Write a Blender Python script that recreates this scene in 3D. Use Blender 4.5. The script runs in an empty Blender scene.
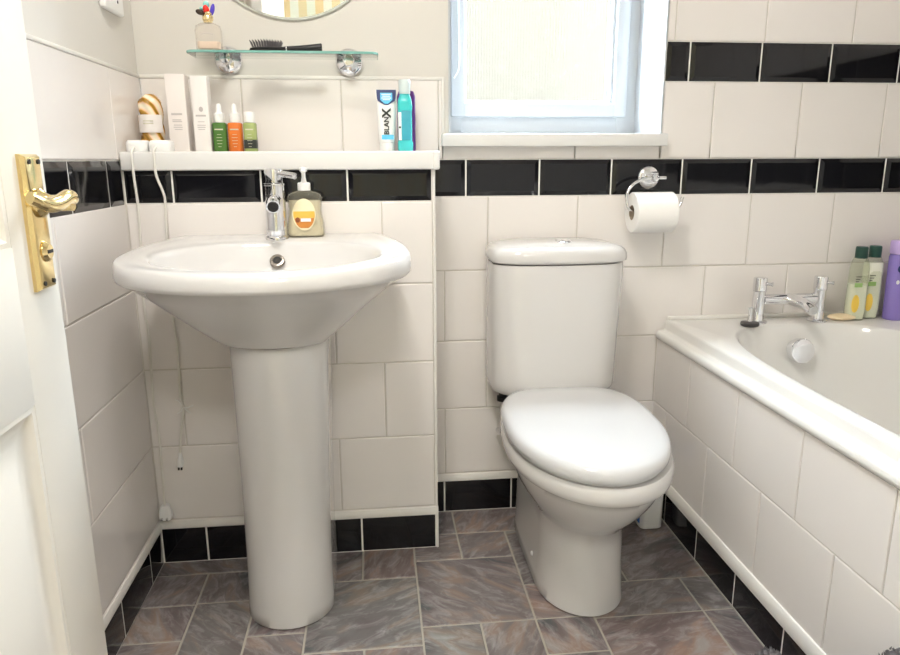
import bpy, bmesh, math, random
from mathutils import Vector, Matrix
random.seed(7)
PI = math.pi
scene = bpy.context.scene
COL = scene.collection

# ---------------------------------------------------------------- materials
def mat(name, color=(.8, .8, .8), rough=.4, metal=0., spec=.5, trans=0., ior=1.45, coat=0., emit=None, emit_s=0.,
        bump=None, vary=None, sss=0.):
    m = bpy.data.materials.new(name)
    m.use_nodes = True
    nt = m.node_tree
    b = nt.nodes['Principled BSDF']
    b.inputs['Base Color'].default_value = (*color, 1)
    b.inputs['Roughness'].default_value = rough
    b.inputs['Metallic'].default_value = metal
    b.inputs['Specular IOR Level'].default_value = spec
    b.inputs['Transmission Weight'].default_value = trans
    b.inputs['IOR'].default_value = ior
    b.inputs['Coat Weight'].default_value = coat
    b.inputs['Coat Roughness'].default_value = .05
    if emit:
        b.inputs['Emission Color'].default_value = (*emit, 1)
        b.inputs['Emission Strength'].default_value = emit_s
    if bump or vary:
        tc = nt.nodes.new('ShaderNodeTexCoord')
    if bump:                                   # (scale, strength, distance)
        n = nt.nodes.new('ShaderNodeTexNoise')
        n.inputs['Scale'].default_value = bump[0]
        n.inputs['Detail'].default_value = 3
        bp = nt.nodes.new('ShaderNodeBump')
        bp.inputs['Strength'].default_value = bump[1]
        bp.inputs['Distance'].default_value = bump[2]
        nt.links.new(tc.outputs['Object'], n.inputs['Vector'])
        nt.links.new(n.outputs['Fac'], bp.inputs['Height'])
        nt.links.new(bp.outputs['Normal'], b.inputs['Normal'])
    if vary:                                   # (color2, scale)
        n = nt.nodes.new('ShaderNodeTexNoise')
        n.inputs['Scale'].default_value = vary[1]
        n.inputs['Detail'].default_value = 4
        mx = nt.nodes.new('ShaderNodeMix'); mx.data_type = 'RGBA'
        mx.inputs['A'].default_value = (*color, 1)
        mx.inputs['B'].default_value = (*vary[0], 1)
        nt.links.new(tc.outputs['Object'], n.inputs['Vector'])
        nt.links.new(n.outputs['Fac'], mx.inputs['Factor'])
        nt.links.new(mx.outputs['Result'], b.inputs['Base Color'])
    return m

M = {}
M['tile'] = mat('cream_wall_tile', (.795, .755, .728), .16, vary=((.82, .785, .760), 3.0), bump=(9, .12, .004))
M['tile_l'] = mat('side_wall_tile', (.795, .755, .728), .16, vary=((.82, .785, .760), 3.0), bump=(9, .12, .004))
M['black'] = mat('black_glazed_tile', (.006, .006, .008), .07, spec=.55, bump=(14, .06, .003))
M['grout'] = mat('pale_grout', (.62, .585, .53), .85, bump=(160, .3, .001))
M['paint'] = mat('cream_wall_paint', (.68, .655, .61), .6, bump=(60, .08, .002))
M['ceil'] = mat('ceiling_paint', (.86, .85, .82), .7, bump=(50, .05, .002))
M['trim'] = mat('white_tile_trim', (.78, .76, .72), .3, bump=(30, .04, .002))
M['upvc'] = mat('white_window_plastic', (.50, .52, .54), .28, bump=(30, .03, .002))
M['gloss'] = mat('white_gloss_board', (.75, .745, .73), .2, bump=(25, .04, .002))
M['ceramic'] = mat('white_vitreous_china', (.665, .652, .642), .07, spec=.55, coat=.3, bump=(4, .04, .004))
M['seat'] = mat('white_seat_plastic', (.60, .605, .615), .16, bump=(5, .03, .003))
M['bath'] = mat('cream_acrylic', (.755, .742, .718), .12, bump=(4, .04, .003))
M['chrome'] = mat('chrome', (.80, .80, .82), .06, metal=1., bump=(20, .02, .002))
M['chrome_dull'] = mat('brushed_chrome', (.66, .66, .67), .2, metal=1., bump=(60, .05, .002))
M['brass'] = mat('polished_brass', (.78, .60, .27), .14, metal=1., vary=((.86, .70, .38), 30.), bump=(40, .06, .002))
M['bronze'] = mat('dull_bronze', (.28, .25, .22), .3, metal=1., bump=(40, .05, .001))
M['dark'] = mat('dark_hole', (.02, .018, .016), .6, bump=(30, .1, .002))
M['blackp'] = mat('black_plastic', (.013, .013, .015), .35, bump=(80, .1, .001))
M['door'] = mat('cream_door_paint', (.79, .76, .70), .6, spec=.25, bump=(25, .06, .003))
M['wplastic'] = mat('white_plastic', (.86, .86, .85), .35, bump=(40, .03, .001))
M['cable'] = mat('white_cable', (.76, .74, .69), .45, bump=(60, .05, .001))
M['card'] = mat('cream_carton', (.80, .745, .715), .45, bump=(60, .05, .001))
M['card2'] = mat('ivory_carton', (.82, .785, .765), .4, bump=(60, .05, .001))
M['ink'] = mat('grey_print', (.50, .46, .45), .6, bump=(60, .05, .001))
M['green'] = mat('green_bottle', (.06, .16, .03), .2, vary=((.09, .21, .04), 14.))
M['orange'] = mat('orange_bottle', (.72, .19, .03), .2, vary=((.66, .15, .02), 14.))
M['lime'] = mat('pale_green_bottle', (.40, .46, .19), .25, vary=((.28, .36, .11), 30.))
M['dgreen'] = mat('dark_green_cap', (.012, .06, .045), .35, bump=(40, .05, .001))
M['prnt'] = mat('pale_print', (.62, .60, .46), .5, bump=(60, .05, .001))
M['charcoal'] = mat('charcoal_label', (.03, .035, .03), .4, bump=(60, .05, .001))
M['paper'] = mat('toilet_paper', (.90, .885, .865), .9, bump=(120, .35, .002), sss=.1)
M['cardb'] = mat('cardboard_tube', (.38, .31, .24), .9, bump=(90, .2, .001))
M['soap'] = mat('soap_bar', (.86, .70, .46), .35, bump=(20, .1, .002))
M['milk'] = mat('milky_green_liquid', (.82, .83, .72), .25, vary=((.85, .85, .77), 10.))
M['clearg'] = None
M['yellow'] = mat('yellow_print', (.90, .62, .10), .4, bump=(40, .05, .001))
M['leaf'] = mat('green_print', (.30, .48, .16), .4, bump=(40, .05, .001))
M['purple'] = mat('purple_bottle', (.30, .22, .66), .15, trans=.15, vary=((.38, .30, .74), 9.))
M['lilac'] = mat('lilac_cap', (.62, .47, .86), .3, bump=(40, .05, .001))
M['navy'] = mat('navy_print', (.010, .025, .13), .35, bump=(40, .05, .001))
M['blue'] = mat('blue_print', (.03, .20, .62), .35, bump=(40, .05, .001))
M['sky'] = mat('sky_blue_print', (.12, .55, .86), .35, bump=(40, .05, .001))
M['white_print'] = mat('white_print', (.88, .88, .88), .4, bump=(40, .05, .001))
M['teal'] = mat('teal_mouthwash', (.02, .50, .52), .12, vary=((.10, .62, .62), 12.))
M['teal2'] = mat('teal_label', (.03, .32, .42), .35, vary=((.08, .42, .52), 40.))
M['frost'] = mat('frosted_cap', (.80, .90, .90), .3, trans=.3, bump=(40, .05, .001))
M['violet'] = mat('violet_plastic', (.11, .025, .20), .3, bump=(40, .05, .001))
M['amber'] = mat('amber_soap', (.72, .66, .50), .12, vary=((.68, .61, .45), 8.))
M['gold_label'] = mat('gold_label', (.80, .55, .10), .4, vary=((.74, .42, .06), 25.))
M['orange_label'] = mat('orange_label', (.66, .27, .05), .4, vary=((.55, .19, .03), 25.))
M['cream_label'] = mat('cream_label', (.88, .80, .55), .4, bump=(40, .05, .001))
M['brown'] = mat('brown_print', (.25, .07, .02), .4, bump=(40, .05, .001))
M['peach'] = mat('peach_perfume', (.90, .74, .62), .12, bump=(20, .02, .001))
M['gold'] = mat('pale_gold', (.85, .68, .38), .2, metal=1., bump=(40, .05, .001))
M['red'] = mat('red_charm', (.75, .03, .02), .2, bump=(40, .05, .001))
M['ublue'] = mat('ultramarine_charm', (.10, .06, .60), .2, bump=(40, .05, .001))
M['aqua'] = mat('aqua_charm', (.30, .72, .68), .2, bump=(40, .05, .001))
M['brownblk'] = mat('dark_charm', (.05, .03, .02), .25, bump=(40, .05, .001))
M['bristle'] = mat('grey_bristles', (.10, .09, .10), .5, bump=(40, .05, .001))
M['mirror'] = mat('mirror_silver', (.93, .93, .92), .01, metal=1., bump=(3, .005, .001))
M['edge'] = mat('mirror_edge', (.74, .76, .70), .15, spec=.6, bump=(20, .02, .001))
M['glass_edge'] = mat('green_glass_edge', (.16, .46, .40), .1, trans=.25, vary=((.32, .62, .56), 18.))
M['rubber'] = mat('dark_rubber', (.06, .055, .055), .35, bump=(40, .05, .001))
M['gasket'] = mat('grey_gasket', (.16, .15, .17), .5, bump=(40, .05, .001))
M['lamp'] = mat('lamp_diffuser', (.9, .9, .88), .4, emit=(1., .95, .86), emit_s=6., bump=(10, .02, .001))
M['hall_floor'] = mat('hall_carpet', (.36, .30, .24), .9, bump=(200, .3, .002))
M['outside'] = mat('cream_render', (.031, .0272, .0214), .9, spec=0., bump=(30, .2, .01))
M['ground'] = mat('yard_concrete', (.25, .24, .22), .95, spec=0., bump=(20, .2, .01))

def swirl_mat():
    m = mat('swirl_gold', (.9, .8, .6), .22)
    nt = m.node_tree; b = nt.nodes['Principled BSDF']
    tc = nt.nodes.new('ShaderNodeTexCoord')
    w = nt.nodes.new('ShaderNodeTexWave'); w.inputs['Scale'].default_value = 14; w.inputs['Distortion'].default_value = 3.
    w.bands_direction = 'DIAGONAL'
    r = nt.nodes.new('ShaderNodeValToRGB')
    e = r.color_ramp.elements
    e[0].position = 0.; e[0].color = (.30, .15, .015, 1)
    e[1].position = 1.; e[1].color = (.92, .84, .66, 1)
    for p, c in ((.28, (.55, .30, .04, 1)), (.45, (.86, .54, .30, 1)), (.7, (.92, .74, .55, 1))):
        k = e.new(p); k.color = c
    nt.links.new(tc.outputs['Object'], w.inputs['Vector'])
    nt.links.new(w.outputs['Fac'], r.inputs['Fac'])
    nt.links.new(r.outputs['Color'], b.inputs['Base Color'])
    return m
M['swirl'] = swirl_mat()

def slate_mat():
    m = mat('slate_floor_tile', (.2, .18, .17), .34)
    nt = m.node_tree; N = nt.nodes; L = nt.links; b = N['Principled BSDF']
    tc = N.new('ShaderNodeTexCoord')
    at = N.new('ShaderNodeAttribute'); at.attribute_name = 'rnd'
    sep = N.new('ShaderNodeSeparateColor'); L.new(at.outputs['Color'], sep.inputs['Color'])
    mul = N.new('ShaderNodeVectorMath'); mul.operation = 'SCALE'; mul.inputs['Scale'].default_value = 17.
    L.new(at.outputs['Color'], mul.inputs[0])
    rot = N.new('ShaderNodeVectorRotate'); rot.rotation_type = 'Z_AXIS'
    ang = N.new('ShaderNodeMath'); ang.operation = 'MULTIPLY'; ang.inputs[1].default_value = 3.1
    L.new(sep.outputs['Red'], ang.inputs[0])
    L.new(tc.outputs['Object'], rot.inputs['Vector']); L.new(ang.outputs[0], rot.inputs['Angle'])
    sc = N.new('ShaderNodeVectorMath'); sc.operation = 'MULTIPLY'; sc.inputs[1].default_value = (1., 2.6, 1.)
    L.new(rot.outputs[0], sc.inputs[0])
    add = N.new('ShaderNodeVectorMath'); L.new(sc.outputs[0], add.inputs[0]); L.new(mul.outputs[0], add.inputs[1])
    n1 = N.new('ShaderNodeTexNoise'); n1.inputs['Scale'].default_value = 5.; n1.inputs['Detail'].default_value = 5; n1.inputs['Distortion'].default_value = 1.2
    n2 = N.new('ShaderNodeTexNoise'); n2.inputs['Scale'].default_value = 16.; n2.inputs['Detail'].default_value = 9; n2.inputs['Roughness'].default_value = .68; n2.inputs['Distortion'].default_value = .9
    L.new(add.outputs[0], n1.inputs['Vector']); L.new(add.outputs[0], n2.inputs['Vector'])
    r = N.new('ShaderNodeValToRGB'); e = r.color_ramp.elements
    e[0].position = .30; e[0].color = (.085, .092, .095, 1)
    e[1].position = .72; e[1].color = (.30, .295, .285, 1)
    for p, c in ((.42, (.150, .118, .118, 1)), (.52, (.185, .165, .162, 1)), (.62, (.26, .190, .155, 1))):
        k = e.new(p); k.color = c
    L.new(n1.outputs['Fac'], r.inputs['Fac'])
    tint = N.new('ShaderNodeMix'); tint.data_type = 'RGBA'; tint.blend_type = 'MULTIPLY'; tint.inputs['Factor'].default_value = 1.
    rr = N.new('ShaderNodeValToRGB'); q = rr.color_ramp.elements
    q[0].color = (.84, .92, .93, 1); q[1].color = (1.09, .97, .95, 1)
    k = q.new(.35); k.color = (1.0, .96, .96, 1)
    k = q.new(.7); k.color = (.95, .97, 1.0, 1)
    L.new(sep.outputs['Green'], rr.inputs['Fac'])
    L.new(r.outputs['Color'], tint.inputs['A']); L.new(rr.outputs['Color'], tint.inputs['B'])
    vein = N.new('ShaderNodeValToRGB'); v = vein.color_ramp.elements
    v[0].position = .47; v[0].color = (0, 0, 0, 1); v[1].position = .78; v[1].color = (1, 1, 1, 1)
    L.new(n2.outputs['Fac'], vein.inputs['Fac'])
    vm = N.new('ShaderNodeMix'); vm.data_type = 'RGBA'
    vm.inputs['B'].default_value = (.44, .43, .42, 1)
    fac = N.new('ShaderNodeMath'); fac.operation = 'MULTIPLY'; fac.inputs[1].default_value = .75
    L.new(vein.outputs['Color'], fac.inputs[0]); L.new(fac.outputs[0], vm.inputs['Factor'])
    L.new(tint.outputs['Result'], vm.inputs['A']); L.new(vm.outputs['Result'], b.inputs['Base Color'])
    bp = N.new('ShaderNodeBump'); bp.inputs['Strength'].default_value = .25; bp.inputs['Distance'].default_value = .004
    L.new(n2.outputs['Fac'], bp.inputs['Height']); L.new(bp.outputs['Normal'], b.inputs['Normal'])
    return m
M['slate'] = slate_mat()
M['floor_grout'] = mat('floor_grout', (.36, .335, .29), .8, vary=((.43, .40, .34), 20.), bump=(120, .3, .001))

def stripes_mat():
    m = mat('striped_wallpaper', (.7, .62, .45), .7)
    nt = m.node_tree; N = nt.nodes; L = nt.links; b = N['Principled BSDF']
    tc = N.new('ShaderNodeTexCoord'); sp = N.new('ShaderNodeSeparateXYZ'); L.new(tc.outputs['Object'], sp.inputs[0])
    a = N.new('ShaderNodeMath'); a.operation = 'MULTIPLY'; a.inputs[1].default_value = 4.6; L.new(sp.outputs['X'], a.inputs[0])
    f = N.new('ShaderNodeMath'); f.operation = 'FRACT'; L.new(a.outputs[0], f.inputs[0])
    r = N.new('ShaderNodeValToRGB'); r.color_ramp.interpolation = 'CONSTANT'; e = r.color_ramp.elements
    e[0].position = 0; e[0].color = (.30, .30, .22, 1)
    e[1].position = .25; e[1].color = (.31, .22, .10, 1)
    for p, c in ((.5, (.31, .30, .23, 1)), (.75, (.30, .235, .12, 1))):
        k = e.new(p); k.color = c
    L.new(f.outputs[0], r.inputs['Fac']); L.new(r.outputs['Color'], b.inputs['Base Color'])
    return m
M['stripes'] = stripes_mat()

def glass_pane_mat():
    m = bpy.data.materials.new('reeded_window_glass'); m.use_nodes = True
    nt = m.node_tree; N = nt.nodes; L = nt.links
    N.remove(N['Principled BSDF']); out = N['Material Output']
    tr = N.new('ShaderNodeBsdfTransparent'); tr.inputs['Color'].default_value = (.98, .975, .96, 1)
    tl = N.new('ShaderNodeBsdfTranslucent'); tl.inputs['Color'].default_value = (.96, .90, .78, 1)
    gl = N.new('ShaderNodeBsdfGlossy'); gl.inputs['Roughness'].default_value = .12
    tc = N.new('ShaderNodeTexCoord')
    w = N.new('ShaderNodeTexWave'); w.inputs['Scale'].default_value = 38; w.bands_direction = 'X'; w.inputs['Distortion'].default_value = 1.5
    w.inputs['Detail'].default_value = 2
    L.new(tc.outputs['Object'], w.inputs['Vector'])
    fac = N.new('ShaderNodeMapRange'); fac.inputs['To Min'].default_value = .002; fac.inputs['To Max'].default_value = .009
    L.new(w.outputs['Fac'], fac.inputs['Value'])
    a = N.new('ShaderNodeMixShader'); L.new(fac.outputs[0], a.inputs['Fac'])
    L.new(tr.outputs[0], a.inputs[1]); L.new(tl.outputs[0], a.inputs[2])
    bp = N.new('ShaderNodeBump'); bp.inputs['Strength'].default_value = .4; bp.inputs['Distance'].default_value = .003
    L.new(w.outputs['Fac'], bp.inputs['Height']); L.new(bp.outputs['Normal'], tl.inputs['Normal']); L.new(bp.outputs['Normal'], gl.inputs['Normal'])
    c = N.new('ShaderNodeMixShader'); c.inputs['Fac'].default_value = .06
    L.new(a.outputs[0], c.inputs[1]); L.new(gl.outputs[0], c.inputs[2]); L.new(c.outputs[0], out.inputs['Surface'])
    return m
M['pane'] = glass_pane_mat()

def shelf_glass_mat():
    m = bpy.data.materials.new('clear_shelf_glass'); m.use_nodes = True
    nt = m.node_tree; N = nt.nodes; L = nt.links
    N.remove(N['Principled BSDF']); out = N['Material Output']
    tr = N.new('ShaderNodeBsdfTransparent'); tr.inputs['Color'].default_value = (.97, .99, .98, 1)
    gl = N.new('ShaderNodeBsdfGlossy'); gl.inputs['Roughness'].default_value = .03
    fr = N.new('ShaderNodeFresnel'); fr.inputs['IOR'].default_value = 1.18
    c = N.new('ShaderNodeMixShader'); L.new(fr.outputs[0], c.inputs['Fac'])
    L.new(tr.outputs[0], c.inputs[1]); L.new(gl.outputs[0], c.inputs[2]); L.new(c.outputs[0], out.inputs['Surface'])
    return m
M['shelf_glass'] = shelf_glass_mat()
def clear_mat(name, tint, body, k):
    """thin clear plastic or glass: see-through tint, a little milky body, fresnel gloss"""
    m = bpy.data.materials.new(name); m.use_nodes = True
    nt = m.node_tree; N = nt.nodes; L = nt.links
    b = N['Principled BSDF']; out = N['Material Output']
    b.inputs['Base Color'].default_value = (*body, 1); b.inputs['Roughness'].default_value = .1
    tr = N.new('ShaderNodeBsdfTransparent'); tr.inputs['Color'].default_value = (*tint, 1)
    lw = N.new('ShaderNodeLayerWeight'); lw.inputs['Blend'].default_value = .25
    tc = N.new('ShaderNodeTexCoord'); n = N.new('ShaderNodeTexNoise'); n.inputs['Scale'].default_value = 25
    L.new(tc.outputs['Object'], n.inputs['Vector'])
    mr = N.new('ShaderNodeMapRange'); mr.inputs['To Min'].default_value = k * .8; mr.inputs['To Max'].default_value = k * 1.2
    L.new(n.outputs['Fac'], mr.inputs['Value'])
    mx = N.new('ShaderNodeMath'); mx.operation = 'MAXIMUM'; L.new(mr.outputs[0], mx.inputs[0])
    hf = N.new('ShaderNodeMath'); hf.operation = 'MULTIPLY'; hf.inputs[1].default_value = .75; L.new(lw.outputs['Facing'], hf.inputs[0])
    L.new(hf.outputs[0], mx.inputs[1])
    c = N.new('ShaderNodeMixShader'); L.new(mx.outputs[0], c.inputs['Fac'])
    L.new(tr.outputs[0], c.inputs[1]); L.new(b.outputs[0], c.inputs[2]); L.new(c.outputs[0], out.inputs['Surface'])
    return m
M['clearg'] = clear_mat('clear_green_plastic', (.95, .96, .91), (.66, .70, .56), .16)
M['clear'] = clear_mat('clear_plastic', (.96, .95, .90), (.62, .60, .52), .12)
M['perf'] = clear_mat('perfume_glass', (.97, .95, .93), (.72, .68, .62), .10)
M['shag'] = mat('grey_shag', (.10, .095, .10), .95, vary=((.20, .19, .195), 90.), bump=(200, .5, .004))

# ---------------------------------------------------------------- mesh helpers
def wloc(o):
    v = Vector((0, 0, 0))
    while o is not None:
        v += o.location; o = o.parent
    return v

def link(name, bm, mats, parent=None, origin=None, smooth=38, recalc=True):
    """World-coordinate bmesh -> ONE mesh object (local origin at its parent's origin, or at origin)."""
    if recalc:
        bmesh.ops.recalc_face_normals(bm, faces=bm.faces[:])
    off = wloc(parent) if parent is not None else (Vector(origin) if origin is not None else base_of(bm))
    bmesh.ops.translate(bm, verts=bm.verts[:], vec=-off)
    me = bpy.data.meshes.new(name)
    fl = bm.faces.layers.int.get('flat')
    for f in bm.faces:
        f.smooth = smooth > 0 and not (fl and f[fl])
    bm.to_mesh(me); bm.free()
    if smooth > 0:
        me.set_sharp_from_angle(angle=math.radians(smooth))
    for m in (mats if isinstance(mats, (list, tuple)) else [mats]):
        me.materials.append(m)
    o = bpy.data.objects.new(name, me); COL.objects.link(o)
    if parent is not None:
        o.parent = parent
    else:
        o.location = off
    return o

def base_of(bm):
    xs = [v.co.x for v in bm.verts]; ys = [v.co.y for v in bm.verts]; zs = [v.co.z for v in bm.verts]
    return Vector(((min(xs) + max(xs)) / 2, (min(ys) + max(ys)) / 2, min(zs)))

def tag(o, label=None, cat=None, group=None, kind=None):
    if label: o['label'] = label
    if cat: o['category'] = cat
    if group: o['group'] = group
    if kind: o['kind'] = kind
    return o

def thing(name, loc, label, cat, group=None, kind=None):
    o = bpy.data.objects.new(name, None); COL.objects.link(o)
    o.location = loc; o.empty_display_size = .05
    return tag(o, label, cat, group, kind)

def box(bm, x0, x1, y0, y1, z0, z1, bevel=0., seg=2, mi=0):
    x0, x1 = sorted((x0, x1)); y0, y1 = sorted((y0, y1)); z0, z1 = sorted((z0, z1))
    r = bmesh.ops.create_cube(bm, size=1.)
    vs = r['verts']
    for v in vs:
        v.co = Vector(((x0 + x1) / 2 + v.co.x * (x1 - x0), (y0 + y1) / 2 + v.co.y * (y1 - y0), (z0 + z1) / 2 + v.co.z * (z1 - z0)))
    fs = list({f for v in vs for f in v.link_faces})
    fl = bm.faces.layers.int.get('flat') or bm.faces.layers.int.new('flat')
    fs = list({f for v in vs for f in v.link_faces})
    for f in fs: f.material_index = mi; f[fl] = 1
    if bevel > 0:
        es = list({e for v in vs for e in v.link_edges})
        g = bmesh.ops.bevel(bm, geom=es, offset=bevel, segments=seg, profile=.5, affect='EDGES')
        for f in g['faces']: f.material_index = mi; f[fl] = 0
        for f in fs:
            if f.is_valid: f[fl] = 1
    return bm

def loft(bm, rings, cap0=True, cap1=True, mi=0):
    vr = [[bm.verts.new(p) for p in r] for r in rings]
    n = len(rings[0])
    for a, b in zip(vr, vr[1:]):
        for i in range(n):
            j = (i + 1) % n
            try:
                f = bm.faces.new((a[i], a[j], b[j], b[i])); f.material_index = mi
            except ValueError:
                pass
    if cap0:
        f = bm.faces.new(vr[0][::-1]); f.material_index = mi
    if cap1:
        f = bm.faces.new(vr[-1]); f.material_index = mi
    return bm

def lathe(bm, prof, center=(0, 0, 0), axis=(0, 0, 1), n=32, sx=1., sy=1., mi=0, caps=(True, True)):
    """prof: list of (r, h) along the axis."""
    q = Vector((0, 0, 1)).rotation_difference(Vector(axis).normalized())
    c = Vector(center)
    rings = []
    for r, h in prof:
        r = max(r, 1e-4)
        rings.append([c + q @ Vector((r * sx * math.cos(2 * PI * i / n), r * sy * math.sin(2 * PI * i / n), h)) for i in range(n)])
    return loft(bm, rings, caps[0], caps[1], mi)

def smooth_path(pts, k=8):
    P = [Vector(p) for p in pts]
    out = []
    for i in range(len(P) - 1):
        a = P[max(i - 1, 0)]; b = P[i]; c = P[i + 1]; d = P[min(i + 2, len(P) - 1)]
        for j in range(k):
            t = j / k
            out.append(.5 * ((2 * b) + (c - a) * t + (2 * a - 5 * b + 4 * c - d) * t * t + (3 * b - a - 3 * c + d) * t ** 3))
    out.append(P[-1])
    return out

def tube(bm, pts, r, n=12, mi=0, flat=(1., 1.)):
    pts = [Vector(p) for p in pts]
    rr = r if isinstance(r, (list, tuple)) else [r] * len(pts)
    rings = []
    ref = None
    for i, p in enumerate(pts):
        t = (pts[min(i + 1, len(pts) - 1)] - pts[max(i - 1, 0)]).normalized()
        if ref is None:
            ref = Vector((0, 0, 1)) if abs(t.z) < .9 else Vector((1, 0, 0))
        u = (ref - t * ref.dot(t)).normalized(); ref = u
        v = t.cross(u)
        rings.append([p + u * (rr[i] * flat[0] * math.cos(2 * PI * k / n)) + v * (rr[i] * flat[1] * math.sin(2 * PI * k / n)) for k in range(n)])
    return loft(bm, rings, mi=mi)

def rrect(cx, cy, hx, hy, r, z, k=6, n=None):
    """rounded rectangle ring"""
    r = min(r, hx - 1e-4, hy - 1e-4)
    out = []
    for q, (sx, sy) in enumerate(((1, 1), (-1, 1), (-1, -1), (1, -1))):
        for i in range(k + 1):
            a = PI / 2 * q + PI / 2 * i / k
            out.append(Vector((cx + sx * (hx - r) + r * math.cos(a), cy + sy * (hy - r) + r * math.sin(a), z)))
    return out

def sphere(bm, c, r, sx=1, sy=1, sz=1, u=16, v=10, mi=0, rot=None):
    g = bmesh.ops.create_uvsphere(bm, u_segments=u, v_segments=v, radius=1)
    for p in g['verts']:
        d = Vector((p.co.x * r * sx, p.co.y * r * sy, p.co.z * r * sz))
        if rot is not None: d = rot @ d
        p.co = d + Vector(c)
        for f in p.link_faces: f.material_index = mi
    return bm

def text_bm(s, size, mtx, off=0.):
    cu = bpy.data.curves.new('t', 'FONT'); cu.body = s; cu.size = size; cu.extrude = .0002; cu.offset = off
    cu.align_x = 'CENTER'; cu.align_y = 'CENTER'
    o = bpy.data.objects.new('t', cu); COL.objects.link(o)
    dg = bpy.context.evaluated_depsgraph_get(); dg.update()
    me = bpy.data.meshes.new_from_object(o.evaluated_get(dg))
    bm = bmesh.new(); bm.from_mesh(me); bm.transform(mtx)
    bpy.data.objects.remove(o); bpy.data.curves.remove(cu); bpy.data.meshes.remove(me)
    return bm

# ---------------------------------------------------------------- room dimensions (metres)
XL, XR = -.8266, 1.2957          # left / right wall faces
D = -.1972                       # face of the boxing behind the basin
XB = -.1005                      # right edge of the boxing
XP = .5688                       # tiled side of the bath
YF = -1.80                       # front wall (doorway side)
ZC = 2.40
ZB0, ZB1 = .9384, 1.0342         # black band
ZU0, ZU1 = 1.2400, 1.3403        # upper black band
ZK, ZT = .1004, .1217            # skirting tile top, skirting trim top
G = .003; TP = .203; BW = .203; WP = .253

class Face:
    """A tiled face: u runs along U, v is height, n out of the wall."""
    def __init__(self, O, U, N):
        self.O, self.U, self.N = Vector(O), Vector(U), Vector(N)
    def p(self, u, v, n):
        return self.O + self.U * u + Vector((0, 0, v)) + self.N * n
    def tile(self, bm, u0, u1, v0, v1, mi, bev=.0025, h=.004, edge=.0015, jitter=.0, gap=G, top=0.):
        if u1 - u0 < .004: return
        g = gap / 2
        u0 += g; u1 -= g
        b = min(bev, (u1 - u0) / 3)
        j = [random.uniform(-jitter, jitter) for _ in range(4)]
        R0 = [self.p(*q, -h) for q in ((u0, v0), (u1, v0), (u1, v1), (u0, v1))]
        R1 = [self.p(*q, -edge) for q in ((u0, v0), (u1, v0), (u1, v1), (u0, v1))]
        R2 = [self.p(q[0], q[1], top + j[i]) for i, q in enumerate(((u0 + b, v0 + b), (u1 - b, v0 + b), (u1 - b, v1 - b), (u0 + b, v1 - b)))]
        loft(bm, [R0, R1, R2], True, True, mi)
    def row(self, bm, ua, ub, v0, v1, phase, pitch, mi, **kw):
        k = math.floor((ua - phase) / pitch)
        cuts = [ua]
        x = phase + k * pitch
        while x < ub:
            if x > ua + .004 and x < ub - .004: cuts.append(x)
            x += pitch
        cuts.append(ub)
        for a, b in zip(cuts, cuts[1:]):
            self.tile(bm, a, b, v0, v1, mi, **kw)
    def slab(self, bm, u0, u1, v0, v1, n0, n1, mi):
        a = self.p(u0, v0, n0); b = self.p(u1, v1, n1)
        box(bm, a.x, b.x, a.y, b.y, a.z, b.z, mi=mi)

WALLM = [M['grout'], M['tile'], M['black'], M['paint'], M['trim']]
def struct(name, bm, mats, label=None, cat=None, **kw):
    return tag(link(name, bm, mats, **kw), label, cat, kind='structure')

rows_v = [(ZB0 - G - TP * k - .200, ZB0 - G - TP * k) for k in range(5)]
BLK = dict(bev=.0115, h=.004, edge=.0022, jitter=.0003, gap=.0044, top=.0022)
SKB = dict(bev=.003, h=.004, edge=.001, jitter=.0002, gap=.0048)
WHT = dict(bev=.002, h=.004, edge=.0012, jitter=.0004)

# back wall: structure with the window opening, tiles on it
WX0, WX1, WZ0, WZ1 = -.0455, .5400, 1.100, 2.12
bm = bmesh.new()
F = Face((0, 0, 0), (1, 0, 0), (0, -1, 0))
for (u0, u1, v0, v1) in ((XL - .1, WX0, 0, ZC), (WX1, XR + .1, 0, ZC), (WX0, WX1, 0, WZ0), (WX0, WX1, WZ1, ZC)):
    F.slab(bm, u0, u1, v0, v1, -.26, -.0038, 3)
# grout bed
for (u0, u1, v0, v1) in ((XB - .01, XR, 0, 1.07), (XL, -.0615, 1.0, 1.2405), (WX1 + .001, XR, 1.0, ZC), (WX0, WX1, 1.0, WZ0 - .001)):
    F.slab(bm, u0, u1, v0, v1, -.0039, -.0028, 0)
ph = [.5673, .6989 - WP, .5673, .6989 - WP, .5673]
for (v0, v1), p in zip(rows_v, ph):
    if v0 < ZT: v0 = ZT
    F.row(bm, XB, XR, v0, v1, p - 4 * WP, WP, 1, **WHT)
F.row(bm, XB, XR, ZB0, ZB1, -2 * BW, BW, 2, **BLK)
F.slab(bm, XB, XR, ZB0 - .002, ZB1 + .002, -.0034, -.0026, 4)
F.slab(bm, WX1 + .002, XR, ZU0 - .002, ZU1 + .002, -.0034, -.0026, 4)
F.row(bm, XL, -.0625, ZB1 + G, ZU0 - G, .6856 - 8 * WP, WP, 1, **WHT)            # above the ledge
F.row(bm, -.0625, WX1, ZB1 + G, 1.098, .300, 2., 1, **WHT)             # under the sill
F.row(bm, WX1 + .002, XR, ZB1 + G, ZU0 - G, .6856 - 4 * WP, WP, 1, **WHT)
F.row(bm, WX1 + .002, XR, ZU0, ZU1, -2 * BW, BW, 2, **BLK)
for k in range(6):
    v0 = ZU1 + G + TP * k
    F.row(bm, WX1 + .002, XR, v0, min(v0 + .2, ZC), (.5640 if k % 2 == 0 else .6906) - 3 * WP, WP, 1, **WHT)
struct('wall_back', bm, WALLM, 'tiled back wall holding the window above toilet and bath', 'wall', origin=(0, 0, 0), smooth=0)

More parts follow.
